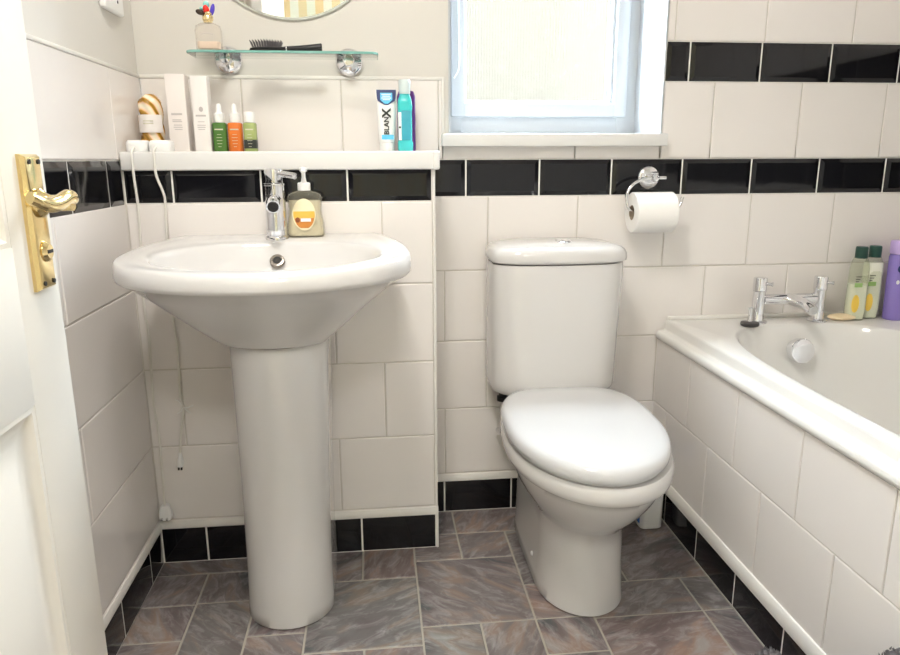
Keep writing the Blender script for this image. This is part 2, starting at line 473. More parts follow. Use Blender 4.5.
# boxing in front of the back wall, behind the basin
bm = bmesh.new()
F = Face((0, D, 0), (1, 0, 0), (0, -1, 0))
box(bm, XL - .02, XB - .0015, D + .004, -.003, 0, 1.012, mi=3)
F.slab(bm, XL, XB - .003, 0, 1.012, -.0045, -.0028, 0)
xr = XB - .0075
php = [-.2318, -.3550, -.2345, -.3566, -.2345]
for (v0, v1), p in zip(rows_v, php):
    if v0 < ZT: v0 = ZT
    F.row(bm, XL, xr, v0, v1, p - 6 * WP, WP, 1, **WHT)
F.row(bm, XL, xr, ZB0, 1.012, -.3118 - 6 * BW, BW, 2, **BLK)
F.slab(bm, XL, xr, ZB0 - .002, 1.012, -.0034, -.0026, 4)
box(bm, xr + .0005, XB, D - .001, D + .008, ZT, 1.012, bevel=.0015, mi=4)       # corner trim
struct('wall_boxing', bm, WALLM, 'tiled boxed-out wall section behind the wash basin', 'wall', origin=(XL, D, 0), smooth=0)

# left wall
bm = bmesh.new()
F = Face((XL, 0, 0), (0, 1, 0), (1, 0, 0))
F.slab(bm, YF, 0, 0, ZC, -.12, -.0038, 3)
F.slab(bm, YF, -.0, 0, 1.2405, -.0039, -.0028, 0)
LP = .44
phl = [-.585, -.625, -.585, -.625, -.4765]
for (v0, v1), p in zip(rows_v, phl):
    if v0 < ZT: v0 = ZT
    F.row(bm, YF, D, v0, v1, p - 6 * LP, LP, 1, **WHT)
F.row(bm, YF, -.2, ZB0 - .003, ZB1, -.2896 - 9 * BW, BW, 2, **BLK)
F.slab(bm, YF, -.2, ZB0 - .005, ZB1 + .002, -.0034, -.0026, 4)
F.row(bm, YF, -.001, ZB1 + G, ZU0 - G, -.66 - 4 * LP, LP, 1, **WHT)
WL = list(WALLM); WL[1] = M['tile_l']
struct('wall_left', bm, WL, 'left wall tiled to shoulder height beside the basin', 'wall', origin=(XL, 0, 0), smooth=0)

# right wall beyond the bath
bm = bmesh.new()
F = Face((XR, 0, 0), (0, 1, 0), (-1, 0, 0))
F.slab(bm, YF, 0, 0, ZC, -.12, -.0038, 3)
F.slab(bm, YF, 0, .45, ZC, -.0039, -.0028, 0)
for (v0, v1), p in zip(rows_v[:3], (-.1, -.2265, -.1)):
    F.row(bm, YF, -.001, v0, v1, p - 8 * WP, WP, 1, **WHT)
F.row(bm, YF, -.001, ZB0, ZB1, -.1 - 9 * BW, BW, 2, **BLK)
F.row(bm, YF, -.001, ZB1 + G, ZU0 - G, -.2 - 9 * WP, WP, 1, **WHT)
F.row(bm, YF, -.001, ZU0, ZU1, -.1 - 9 * BW, BW, 2, **BLK)
for k in range(6):
    v0 = ZU1 + G + TP * k
    F.row(bm, YF, -.001, v0, min(v0 + .2, ZC), (-.1 if k % 2 == 0 else -.2265) - 8 * WP, WP, 1, **WHT)
struct('wall_right', bm, WALLM, 'tiled right wall at the far side of the bath', 'wall', origin=(XR, 0, 0), smooth=0)

# front wall with the doorway the camera looks through
DX0, DX1, DZ = -.690, .100, 2.0
bm = bmesh.new()
box(bm, XL - .12, DX0 - .02, YF - .1, YF, 0, ZC); box(bm, DX1 + .02, XR + .12, YF - .1, YF, 0, ZC); box(bm, DX0 - .02, DX1 + .02, YF - .1, YF, DZ + .02, ZC)
struct('wall_front', bm, M['paint'], 'painted wall with the doorway facing the window', 'wall', origin=(0, YF, 0), smooth=0)
bm = bmesh.new()
for (a, b) in ((DX0 - .02, DX0), (DX1, DX1 + .02)):
    box(bm, a, b, YF - .104, YF + .004, 0, DZ)
box(bm, DX0 - .02, DX1 + .02, YF - .104, YF + .004, DZ, DZ + .02)
for y in (YF - .118, YF):
    box(bm, DX1 + .01, DX1 + .075, y, y + .018, 0, DZ + .07, bevel=.005)
    box(bm, DX0 - .075, DX0 - .01, y, y + .018, 0, DZ + .07, bevel=.005)
    box(bm, DX0 - .01, DX1 + .01, y, y + .018, DZ + .01, DZ + .07, bevel=.005)
struct('trim_1', bm, M['door'], 'cream painted frame around the doorway', 'door frame', origin=(0, YF, 0))

# side of the bath
bm = bmesh.new()
F = Face((XP, 0, 0), (0, 1, 0), (-1, 0, 0))
F.slab(bm, YF + .01, -.002, 0, .518, -.03, -.0038, 3)
F.slab(bm, YF + .01, -.001, 0, .518, -.0039, -.0028, 0)
F.row(bm, YF + .01, -.001, .3291 + G / 2, .5215, -.227 - 8 * WP, WP, 1, **WHT)
F.row(bm, YF + .01, -.001, .1285, .3291 - G / 2, -.355 - 8 * WP, WP, 1, **WHT)
struct('wall_bath', bm, WALLM, 'cream tiled panel along the side of the bath', 'wall', origin=(XP, 0, 0), smooth=0)

# skirting: black tiles with a white trim above
def skirting(name, F, ua, ub, phase, z1, z2, label, out=.006, ends=(0, 0)):
    bm = bmesh.new()
    F.row(bm, ua, ub, .002, z1 - .001, phase, BW, 2, **SKB)
    F.slab(bm, ua, ub, 0, z1, -.0035, -.0012, 4)
    # rounded white strip
    prof = [(-.003, z1), (out, z1 + .001), (out + .001, z1 + .006), (out - .001, z2 - .006), (out * .4, z2), (-.003, z2 + .001)]
    loft(bm, [[F.p(ua - ends[0], v, n) for n, v in prof], [F.p(ub + ends[1], v, n) for n, v in prof]], mi=4)
    return struct(name, bm, WALLM, label, 'skirting')
skirting('baseboard_back', Face((0, 0, 0), (1, 0, 0), (0, -1, 0)), XB, XP, -.0634 - 2 * BW, ZK, ZT, 'black tile skirting with white strip behind the toilet')
skirting('baseboard_boxing', Face((0, D, 0), (1, 0, 0), (0, -1, 0)), XL, XB - .005, -.3063 - 6 * BW, ZK, ZT, 'black tile skirting with white strip behind the basin pedestal', ends=(0, .006))
bmc = bmesh.new(); box(bmc, XB - .005, XB + .0015, D - .0015, D + .01, 0, ZK, bevel=.0012)
struct('trim_2', bmc, M['trim'], 'white corner strip at the foot of the boxing', 'trim')
skirting('baseboard_left', Face((XL, 0, 0), (0, 1, 0), (1, 0, 0)), YF, D, -.2935 - 9 * BW, ZK, ZT, 'black tile skirting with white strip along the left wall')
skirting('baseboard_bath', Face((XP, 0, 0), (0, 1, 0), (-1, 0, 0)), YF + .01, -.001, -.3356 - 9 * BW, .0955, .1300, 'black tile kickboard with white strip under the bath panel', out=.008)

# edging strips on top of the tiling
bm = bmesh.new(); box(bm, XL, -.0580, -.002, .004, ZU0 - .003, ZU0 + .006, bevel=.002)
box(bm, -.0640, -.0575, -.0025, .004, 1.103, ZU0 + .006, bevel=.002)
struct('trim_3', bm, M['trim'], 'white edging strip along the tile top left of the window', 'trim')
bm = bmesh.new(); box(bm, XL - .004, XL + .0018, YF, -.002, ZU0 - .003, ZU0 + .006, bevel=.002)
struct('trim_4', bm, M['trim'], 'white edging strip along the tile top on the left wall', 'trim')
bm = bmesh.new()
box(bm, .5935, XR - .001, -.014, -.0005, .5765, .5885, bevel=.004, seg=3)
struct('trim_5', bm, M['trim'], 'white sealing strip where the bath meets the back wall', 'trim')

# ceiling
bm = bmesh.new(); box(bm, XL - .2, XR + .2, YF - .1, .26, ZC, ZC + .1)
struct('ceiling', bm, M['ceil'], 'plain white bathroom ceiling', 'ceiling', smooth=0)

# floor: slate-look tiles in a random-size pattern with pale grout
rects = [(-.83, -.43, -.2588, -.19), (-.83, -.70, -.391, -.2588), (-.83, -.70, -.5225, -.391), (-.83, -.70, -.655, -.5225), (-.83, -.70, -.787, -.655),
 (-.70, -.561, -.387, -.2588), (-.70, -.561, -.651, -.387), (-.70, -.561, -.787, -.651), (-.561, -.43, -.5245, -.2588), (-.561, -.43, -.787, -.5245),
 (-.43, -.305, -.333, -.19), (-.305, -.168, -.333, -.19), (-.43, -.168, -.596, -.333), (-.43, -.298, -.73, -.596), (-.298, -.168, -.73, -.596), (-.43, -.168, -.787, -.73),
 (-.168, -.042, -.131, 0), (-.168, -.042, -.2625, -.131), (-.042, .36, -.131, 0), (-.042, .0955, -.2625, -.131), (-.168, .0955, -.534, -.2625),
 (.0955, .233, -.397, -.131), (.0955, .233, -.534, -.397), (-.168, -.033, -.666, -.534), (-.033, .0955, -.666, -.534), (-.168, .0955, -.787, -.666),
 (.0955, .233, -.656, -.534), (.0955, .233, -.81, -.656), (.233, .495, -.81, -.5455), (.233, .36, -.41, -.131), (.36, .57, -.41, 0),
 (.233, .495, -.5455, -.41), (.495, .57, -.5455, -.41), (.495, .57, -.81, -.5455)]
y = -.787
while y > YF - .1:
    y2 = max(y - .264, YF - .1); x = -.83; k = int(round(y * 100)) % 2
    while x < .094:
        w = .132 if (k % 3 == 0) else .264
        x2 = min(x + w, .0955); rects.append((x, x2, y2, y)); x = x2; k += 1
    y = y2
y = -.81
while y > YF - .1:
    y2 = max(y - .264, YF - .1); rects.append((.0955, .36, y2, y)); rects.append((.36, .57, y2, y)); y = y2
bm = bmesh.new()
lay = bm.loops.layers.float_color.new('rnd')
box(bm, XL - .12, XR + .12, YF - .1, .26, -.05, -.0018, mi=1)
for (x0, x1, y0, y1) in rects:
    g = .0023; b = .0018
    c = (random.random(), random.random(), random.random(), 1)
    n0 = len(bm.faces)
    R = lambda i, z: [Vector(p) for p in ((x0 + g + i, y0 + g + i, z), (x1 - g - i, y0 + g + i, z), (x1 - g - i, y1 - g - i, z), (x0 + g + i, y1 - g - i, z))]
    loft(bm, [R(0, -.004), R(0, -.0014), R(b, 0)], True, True, 0)
    bm.faces.ensure_lookup_table()
    for f in bm.faces[n0:]:
        for l in f.loops: l[lay] = c
struct('floor', bm, [M['slate'], M['floor_grout']], 'slate-look tiled floor with pale grout', 'floor', origin=(0, 0, 0), smooth=0)

# hallway behind the camera (seen only in the mirror and chrome)
bm = bmesh.new(); box(bm, -1.5, 1.5, -3.25, YF - .1, -.06, -.003)
struct('floor_hall', bm, M['hall_floor'], 'carpeted hallway floor outside the bathroom', 'floor', smooth=0)
bm = bmesh.new(); box(bm, -1.5, 1.5, -3.25, YF - .1, ZC, ZC + .1)
struct('ceiling_hall', bm, M['ceil'], 'hallway ceiling outside the bathroom', 'ceiling', smooth=0)
bm = bmesh.new(); box(bm, -1.5, 1.5, -3.25, -3.15, 0, ZC)
struct('wall_hall', bm, M['stripes'], 'striped wallpaper wall across the hallway', 'wall', smooth=0)
for nm, a in (('wall_hall_left', -1.6), ('wall_hall_right', 1.5)):
    bm = bmesh.new(); box(bm, a, a + .1, -3.25, YF, 0, ZC)
    struct(nm, bm, M['paint'], 'painted end wall of the hallway, ' + nm.split('_')[-1] + ' side', 'wall', smooth=0)

# ---------------------------------------------------------------- window
win = thing('window_1', (.247, .2, 1.10), 'white plastic window with obscured glass above the toilet', 'window', kind='structure')
FY = .200
def frame_ring(bm, x0, x1, z0, z1, w, ya, yb, bev=.004):
    box(bm, x0, x0 + w, ya, yb, z0, z1, bevel=bev); box(bm, x1 - w, x1, ya, yb, z0, z1, bevel=bev)
    box(bm, x0 + w - .003, x1 - w + .003, ya, yb, z0, z0 + w, bevel=bev); box(bm, x0 + w - .003, x1 - w + .003, ya, yb, z1 - w, z1, bevel=bev)
bm = bmesh.new()
frame_ring(bm, WX0 - .001, .5385, 1.102, 2.119, .060, FY, FY + .06)
link('window_frame', bm, M['upvc'], win)
bm = bmesh.new()
frame_ring(bm, -.0200, .5045, 1.1560, 2.085, .0405, FY - .016, FY + .045, .006)
# glazing bead
frame_ring(bm, .0165, .4640, 1.1920, 2.050, .0105, FY - .004, FY + .02, .003)
sash = link('casement', bm, M['upvc'], win)
bm = bmesh.new()
box(bm, .0170, .4640, FY + .008, FY + .016, 1.1925, 2.0495)
link('pane', bm, M['pane'], sash)
bm = bmesh.new()
box(bm, .4500, .4640, FY + .017, FY + .030, 1.1925, 2.045, bevel=.002)
box(bm, .0170, .4505, FY + .017, FY + .030, 1.1925, 1.2015, bevel=.001)
link('gasket', bm, M['gasket'], sash)
bm = bmesh.new()
box(bm, WX1 - .004, WX1 + .001, -.004, FY + .02, 1.100, 2.12)
box(bm, WX0 - .001, WX0 + .004, -.004, FY + .02, 1.100, 2.12)
box(bm, WX0, WX1, -.004, FY + .02, 2.116, 2.121)
link('reveal_lining', bm, M['upvc'], win)
bm = bmesh.new()
box(bm, -.0665, .5500, -.030, FY + .005, 1.0690, 1.1020, bevel=.003)
link('window_sill', bm, M['gloss'], win)
bm = bmesh.new()
cord = smooth_path([(.000, FY - .020, 1.62), (.002, FY - .022, 1.40), (.0035, FY - .022, 1.32), (.0005, FY - .022, 1.285), (-.012, FY - .021, 1.262)], 8)
tube(bm, cord, .0022, 8)
link('restrictor_cord', bm, M['wplastic'], win)

# ---------------------------------------------------------------- door
door = thing('door_1', (-.67, -1.772, 0), 'cream panelled door standing open along the left wall', 'door', kind='structure')
YE, YH = -1.010, -1.772
XD = -.650
bm = bmesh.new()
box(bm, -.688, XD - .012, YH, YE, .008, 1.985)
stiles = [(YE - .104, YE), (YH, YH + .104), (-1.441, -1.341)]
for a, b in stiles: box(bm, XD - .0125, XD, a, b, .008, 1.985, bevel=.0015)
for a, b in ((.008, .215), (.7565, .9415), (1.875, 1.985)):
    box(bm, XD - .0125, XD - .0002, YH + .05, YE - .05, a, b, bevel=.0015)
for (ya, yb) in ((-1.341, YE - .104), (YH + .104, -1.441)):
    for (za, zb) in ((.215, .7565), (.9415, 1.875)):
        rr = lambda i, x: [Vector((x, yy, zz)) for yy, zz in ((ya + i, za + i), (yb - i, za + i), (yb - i, zb - i), (ya + i, zb - i))]
        loft(bm, [rr(0, XD - .001), rr(.006, XD - .0015), rr(.012, XD - .007), rr(.022, XD - .011), rr(.034, XD - .011), rr(.055, XD - .004)], False, True)
slab = link('door_leaf', bm, M['door'], door, smooth=30)
hd = bmesh.new()
pc, pz0, pz1 = -1.0565, .8845, 1.0425
rr = lambda i, x: [Vector((x, yy, zz)) for yy, zz in ((pc - .0215 + i, pz0 + i), (pc + .0215 - i, pz0 + i), (pc + .0215 - i, pz1 - i), (pc - .0215 + i, pz1 - i))]
loft(hd, [rr(0, XD), rr(0, XD + .004), rr(.003, XD + .0085), rr(.006, XD + .0095)], True, True)
handle = link('door_handle', hd, M['brass'], door, smooth=25)
bm = bmesh.new()
ZLV = .9865
lathe(bm, [(.017, 0), (.017, .004), (.012, .009), (.0095, .014), (.0095, .038)], (XD + .009, pc, ZLV), (1, 0, 0), 24)
lev = smooth_path([(XD + .040, pc + .006, ZLV + .003), (XD + .049, pc - .002, ZLV + .006), (XD + .051, pc - .022, ZLV + .008), (XD + .051, pc - .045, ZLV + .003),
                   (XD + .050, pc - .068, ZLV + .0015), (XD + .049, pc - .088, ZLV + .006), (XD + .046, pc - .102, ZLV + .011)], 6)
nL = len(lev)
tube(bm, lev, [.0072 + .0022 * math.sin(PI * i / (nL - 1)) for i in range(nL)], 14, flat=(.95, .75))
link('lever', bm, M['brass'], handle)
bm = bmesh.new()
lathe(bm, [(.0125, 0), (.0125, .002), (.0095, .005), (.0085, .006)], (XD + .009, pc, .930), (1, 0, 0), 24)
link('turn_button', bm, M['brass'], handle)
bm = bmesh.new(); box(bm, XD + .0148, XD + .0156, pc - .0065, pc + .0065, .9280, .9320)
link('slot', bm, M['dark'], handle)
for zz in (1.034, .893):
    for yy in (pc - .012, pc + .012):
        bm = bmesh.new(); lathe(bm, [(.0028, 0), (.0028, .0015)], (XD + .0092, yy, zz), (1, 0, 0), 12); link('screw', bm, M['dark'], handle)
hd = None

# ---------------------------------------------------------------- ledge over the boxing
lg = bmesh.new()
box(lg, XL + .001, -.105, -.2115, -.001, 1.0125, 1.0555, bevel=.004, seg=3)
ledge = link('ledge_shelf', lg, M['gloss'])
tag(ledge, 'long white ledge board on top of the boxing behind the basin', 'ledge')
bm = bmesh.new(); box(bm, -.108, -.0897, -.2125, -.001, 1.0115, 1.0560, bevel=.005, seg=3)
link('end_cap', bm, M['gloss'], ledge)

# ---------------------------------------------------------------- wash basin on pedestal
basin = thing('wash_basin', (-.4745, -.42, 0), 'white pedestal wash basin against the tiled boxing', 'basin')
CX, YC = -.4725, -.455
NB = 120
def ring_b(hw, f, bb, z, tilt=0., clamp=True, cx=CX, yc=YC):
    out = []
    for i in range(NB):
        t = 2 * PI * i / NB
        s = math.sin(t)
        yy = yc + (yc - f) * s if s < 0 else yc + bb * s
        if clamp: yy = min(yy, D - .0012)
        out.append(Vector((cx + hw * math.cos(t), yy, z + tilt * (yy + .69) / .49)))
    return out
bm = bmesh.new()
T = .021
rings = [ring_b(.096, -.508, .40, .662, cx=-.467), ring_b(.1085, -.521, .40, .6605, cx=-.467), ring_b(.1125, -.526, .40, .663, cx=-.4675), ring_b(.128, -.546, .40, .676, cx=-.469), ring_b(.164, -.585, .41, .706, cx=-.4705),
         ring_b(.203, -.621, .41, .739), ring_b(.246, -.657, .42, .774), ring_b(.279, -.688, .42, .8015), ring_b(.2915, -.7005, .42, .8040), ring_b(.2960, -.7045, .42, .8075, T * .2), ring_b(.2978, -.7060, .42, .8130, T * .4),
         ring_b(.2968, -.7040, .42, .8260, T * .8), ring_b(.2945, -.7005, .42, .8355, T), ring_b(.2900, -.6955, .42, .8395, T), ring_b(.2820, -.6860, .42, .8412, T), ring_b(.270, -.673, .41, .8412, T), ring_b(.256, -.663, .38, .8412, T)]
# bowl: plain ellipses
def ring_i(hw, f, b, z, tilt=0., cx=-.466):
    yc = (f + b) / 2
    out = []
    for i in range(NB):
        t = 2 * PI * i / NB
        yy = yc + (b - f) / 2 * math.sin(t)
        out.append(Vector((cx + hw * math.cos(t), yy, z + tilt * (yy + .69) / .49)))
    return out
rings += [ring_i(.236, -.6550, -.3075, .8405, T), ring_i(.228, -.649, -.3125, .8370, T), ring_i(.223, -.642, -.317, .828, T), ring_i(.215, -.632, -.324, .812, T * .8), ring_i(.203, -.615, -.336, .792, T * .5),
          ring_i(.180, -.590, -.362, .762), ring_i(.145, -.560, -.395, .738), ring_i(.100, -.525, -.425, .722), ring_i(.05, -.495, -.455, .715), ring_i(.022, -.485, -.468, .713)]
loft(bm, rings, True, True)
link('bowl', bm, M['ceramic'], basin, smooth=60)
bm = bmesh.new()
def ring_p(hw, f, z, cx=-.466, yb=D - .004):
    out = []
    yc = f + hw * 1.02
    n = 40
    for i in range(n + 1):
        t = PI + PI * i / n
        out.append(Vector((cx + hw * math.cos(t), yc + hw * 1.02 * math.sin(t), z)))
    out.append(Vector((cx + hw, (yc + yb) / 2, z))); out.append(Vector((cx + hw * .96, yb, z)))
    out.append(Vector((cx - hw * .96, yb, z))); out.append(Vector((cx - hw, (yc + yb) / 2, z)))
    return out
loft(bm, [ring_p(.099, -.510, .0005, -.470), ring_p(.1005, -.5145, .004, -.470), ring_p(.099, -.5145, .03, -.470), ring_p(.0975, -.512, .12, -.4695), ring_p(.0985, -.511, .3, -.468),
          ring_p(.1025, -.512, .5, -.466), ring_p(.1045, -.513, .60, -.4655), ring_p(.1045, -.513, .650, -.4655), ring_p(.101, -.508, .656, -.4655)], True, True)
link('pedestal', bm, M['ceramic'], basin, smooth=50)
bm = bmesh.new()
ax = Vector((0, -.78, .62))
oc = Vector((-.4685, -.3375, .8165))
lathe(bm, [(.0090, -.006), (.0090, .0022), (.0110, .0034), (.0150, .0028), (.0165, .0008), (.0165, -.006)], oc, ax, 28)
ov = link('overflow', bm, M['bronze'], basin)
bm = bmesh.new(); lathe(bm, [(.0090, .0022), (.0090, .0026)], oc, ax, 24)
link('overflow_hole', bm, M['dark'], ov)
bm = bmesh.new(); lathe(bm, [(.024, 0), (.024, .003), (.018, .004), (.012, .0045)], (-.466, -.4765, .7125), (0, 0, 1), 28)
link('waste', bm, M['chrome'], basin)

# basin mixer tap
tx, ty, tz = -.4745, -.270, .8585
tap = thing('basin_tap', (tx, ty, tz - .003), 'chrome single lever mixer tap at the back of the wash basin', 'tap')
bm = bmesh.new(); lathe(bm, [(.0265, -.003), (.0265, .004), (.025, .007), (.0235, .008)], (tx, ty, tz), n=36)
link('base_ring', bm, M['chrome'], tap)
bm = bmesh.new(); lathe(bm, [(.0235, .006), (.0235, .120), (.0245, .121), (.0245, .125), (.0225, .126)], (tx, ty, tz), n=36)
link('body', bm, M['chrome'], tap)
bm = bmesh.new()
sp = smooth_path([(tx + .002, ty - .012, tz + .086), (tx + .004, ty - .05, tz + .088), (tx + .007, ty - .085, tz + .086), (tx + .009, ty - .104, tz + .079)], 6)
tube(bm, sp, .0150, 20)
spout = link('spout', bm, M['chrome'], tap)
bm = bmesh.new(); dv = (sp[-1] - sp[-3]).normalized()
lathe(bm, [(.0118, 0), (.0118, .002), (.007, .0022), (.007, .0005)], sp[-1], dv, 20)
link('aerator', bm, M['dark'], spout)
bm = bmesh.new()
lathe(bm, [(.0215, .127), (.0215, .150), (.020, .157), (.012, .1595), (.003, .160)], (tx, ty, tz), n=36)
cap_c = Vector((tx + .012, ty - .008, tz + .148))
lev = cap_c + Vector((.040, -.036, -.006))
tube(bm, [cap_c, cap_c.lerp(lev, .5), lev, lev + (lev - cap_c).normalized() * .001], [.0072, .0072, .0072, .004], 16)
link('lever', bm, M['chrome'], tap)

# soap dispenser
sx, sy, sz = -.410, -.245, .8605
sd = thing('soap_dispenser', (sx, sy, sz), 'clear hand soap pump bottle with orange label beside the basin tap', 'soap dispenser')
bm = bmesh.new()
P = [(.041, .0), (.0435, .004), (.0440, .012), (.0425, .030), (.0385, .050), (.0375, .065), (.0395, .082), (.0400, .090), (.036, .098), (.024, .103), (.0135, .106), (.0135, .108)]
loft(bm, [rrect(sx, sy, w, min(w * .52, .0215), min(w * .45, .016), sz + h, 6) for w, h in P])
link('bottle', bm, M['clear'], sd, smooth=50)
bm = bmesh.new()
P = [(.038, .003), (.0405, .006), (.0410, .012), (.0395, .030), (.0355, .050), (.0345, .064), (.0360, .080), (.0362, .084)]
loft(bm, [rrect(sx, sy, w, min(w * .48, .0185), min(w * .42, .014), sz + h, 6) for w, h in P])
link('liquid', bm, M['amber'], sd, smooth=50)
def oval(bm, cx, cz, rx, rz, y, th, n=36, mi=0, pw=1.):
    R = [[Vector((cx + rx * k * math.cos(2 * PI * i / n), y - d, cz + rz * k * math.sin(2 * PI * i / n))) for i in range(n)] for k, d in ((1, 0), (1, th), (.97, th * 1.2))]
    return loft(bm, R, True, True, mi)
def oval_band(bm, cx, cz, rx, rz, h0, h1, y, th, n=14):
    """slice of an oval between heights h0 and h1 (fractions of rz)"""
    hs = [h0 + (h1 - h0) * i / n for i in range(n + 1)]
    L = [(cx - rx * math.sqrt(max(0, 1 - h * h)), cz + rz * h) for h in hs]; R = [(cx + rx * math.sqrt(max(0, 1 - h * h)), cz + rz * h) for h in hs]
    pts = L + R[::-1]
    loft(bm, [[Vector((a, y, b)) for a, b in pts], [Vector((a, y - th, b)) for a, b in pts]])
bm = bmesh.new(); oval(bm, sx - .001, sz + .052, .0265, .0365, sy - .0215, .0006)
lab = link('label', bm, M['cream_label'], sd)
bm = bmesh.new(); oval_band(bm, sx - .001, sz + .052, .0245, .0340, -.22, .22, sy - .0222, .0005)
link('label_band', bm, M['gold_label'], lab)
bm = bmesh.new(); oval_band(bm, sx - .001, sz + .052, .0235, .0330, -.93, -.24, sy - .0222, .0005)
link('label_print', bm, M['orange_label'], lab)
bm = bmesh.new(); box(bm, sx - .009, sx + .014, sy - .0236, sy - .0227, sz + .036, sz + .0435)
link('label_text', bm, M['white_print'], lab)
bm = bmesh.new(); oval(bm, sx - .016, sz + .040, .005, .0060, sy - .0228, .0004)
link('label_motif', bm, M['brown'], lab)
bm = bmesh.new()
lathe(bm, [(.0145, .106), (.0148, .108), (.0148, .122), (.013, .124), (.007, .125), (.006, .128), (.0045, .136), (.0045, .146)], (sx, sy, sz), n=24)
tube(bm, smooth_path([(sx - .003, sy - .001, sz + .154), (sx - .001, sy - .008, sz + .155), (sx + .001, sy - .022, sz + .153), (sx + .0015, sy - .030, sz + .148)], 4), [.0045] * 13, 12)
lathe(bm, [(.004, .146), (.0085, .150), (.0105, .155), (.009, .158), (.003, .159)], (sx, sy, sz), n=20)
link('pump', bm, M['wplastic'], sd)

# ---------------------------------------------------------------- toilet
TS = Vector((.018, 0, 0))
def linkt(name, bm, m, parent, **k):
    bmesh.ops.translate(bm, verts=bm.verts[:], vec=TS); return link(name, bm, m, parent, **k)
wc = thing('toilet', (.2275, -.33, 0), 'white close-coupled toilet with lid down between boxing and bath', 'toilet')
NT = 96
def egg(cx, f, b, hw, z, yc=None, nf=2.0, nb=2.8, rot=0., flatb=None):
    yc = yc if yc is not None else f + (b - f) * .52
    out = []
    for i in range(NT):
        t = 2 * PI * i / NT
        c, s = math.cos(t), math.sin(t)
        n = nb if s > 0 else nf
        x = hw * math.copysign(abs(c) ** (2 / n), c)
        yy = (b - yc) * abs(s) ** (2 / n) if s > 0 else -(yc - f) * abs(s) ** (2 / n)
        p = Vector((x, yy, 0))
        if rot: p = Matrix.Rotation(rot, 3, 'Z') @ p
        out.append(Vector((cx + p.x, yc + p.y, z)))
    return out
bm = bmesh.new()
rings = [egg(.212, -.5400, -.045, .104, .0005, yc=-.40, nb=6), egg(.212, -.5460, -.040, .107, .004, yc=-.40, nb=6), egg(.212, -.5440, -.040, .1045, .03, yc=-.40, nb=6),
         egg(.212, -.5400, -.040, .1005, .10, yc=-.40, nb=6), egg(.212, -.5420, -.040, .0995, .17, yc=-.40, nb=6), egg(.212, -.5500, -.040, .1000, .205, yc=-.40, nb=6),
         egg(.212, -.5640, -.040, .106, .220, yc=-.40, nb=5), egg(.212, -.5900, -.035, .120, .242, yc=-.40, nb=5), egg(.211, -.6250, -.030, .139, .272, yc=-.40, nb=5), egg(.210, -.6550, -.025, .1555, .305, yc=-.41, nb=2.9),
         egg(.209, -.6760, -.025, .167, .336, yc=-.42, nb=2.5), egg(.209, -.6820, -.025, .1705, .3500, yc=-.42, nb=2.1),
         egg(.2115, -.6900, -.025, .1805, .3530, yc=-.42, nb=2.1), egg(.2115, -.6960, -.025, .1845, .3580, yc=-.42, nb=2.1), egg(.2115, -.6990, -.025, .1865, .3680, yc=-.42, nb=2.1), egg(.2115, -.6980, -.025, .1865, .388, yc=-.42, nb=2.1),
         egg(.2115, -.6930, -.028, .183, .396, yc=-.42, nb=2.1), egg(.209, -.670, -.04, .165, .398, yc=-.42, nb=2.1)]
loft(bm, rings, True, True)
pan = linkt('pan', bm, M['ceramic'], wc, smooth=50)
# foot of the pan at the wall
bm = bmesh.new()
for xx in (.1025,):
    lathe(bm, [(.006, -.0005), (.006, .002), (.004, .004), (.001, .0045)], (xx + .0055, -.355, .06), (-1, 0, 0), 16)
linkt('screw_cap', bm, M['wplastic'], pan)
RT = math.radians(-1.5)
bm = bmesh.new()
loft(bm, [egg(.2055, -.684, -.215, .1670, .3985, yc=-.43, rot=RT), egg(.2055, -.690, -.212, .1725, .4005, yc=-.43, rot=RT), egg(.2055, -.690, -.212, .1725, .4065, yc=-.43, rot=RT), egg(.2055, -.686, -.215, .169, .4080, yc=-.43, rot=RT)])
linkt('seat', bm, M['seat'], wc, smooth=50)
bm = bmesh.new()
kw = dict(yc=-.43, rot=RT, nb=3.4)
loft(bm, [egg(.2050, -.694, -.196, .1785, .4075, **kw), egg(.2050, -.6985, -.191, .1815, .4095, **kw), egg(.2050, -.6995, -.190, .1825, .4160, **kw), egg(.2050, -.6985, -.190, .1815, .4240, **kw), egg(.2050, -.6945, -.192, .1785, .4315, **kw),
          egg(.2050, -.686, -.198, .172, .4375, **kw), egg(.2050, -.668, -.208, .160, .4410, **kw), egg(.2050, -.61, -.25, .12, .4450, **kw), egg(.2050, -.52, -.34, .06, .4465, **kw)])
for v in bm.verts: v.co.z += .010 * max(0, (v.co.y + .70)) / .5
linkt('lid', bm, M['seat'], wc, smooth=50)
for sxx in (-.075, .075):
    bm = bmesh.new(); tube(bm, [(.207 + sxx - .02, -.208, .414), (.207 + sxx + .02, -.208, .414)], .010, 16)
    linkt('hinge', bm, M['wplastic'], wc)
def cis(xa, xb, yf, bow, z, r=.035, yb=-.014):
    """D-shaped plan: flat back, slightly bowed front"""
    out = []
    n = 28
    cx, hw = (xa + xb) / 2, (xb - xa) / 2
    for i in range(n + 1):
        t = -1 + 2 * i / n
        # front, left to right
        e = (1 - abs(t) ** 7.0)
        x = cx + hw * t
        yy = yf + bow * t * t + (1 - e) * r
        out.append(Vector((x, yy, z)))
    out += [Vector((xb, yb - .02, z)), Vector((xb - .006, yb, z)), Vector((cx, yb, z)), Vector((xa + .006, yb, z)), Vector((xa, yb - .02, z))]
    return out
bm = bmesh.new()
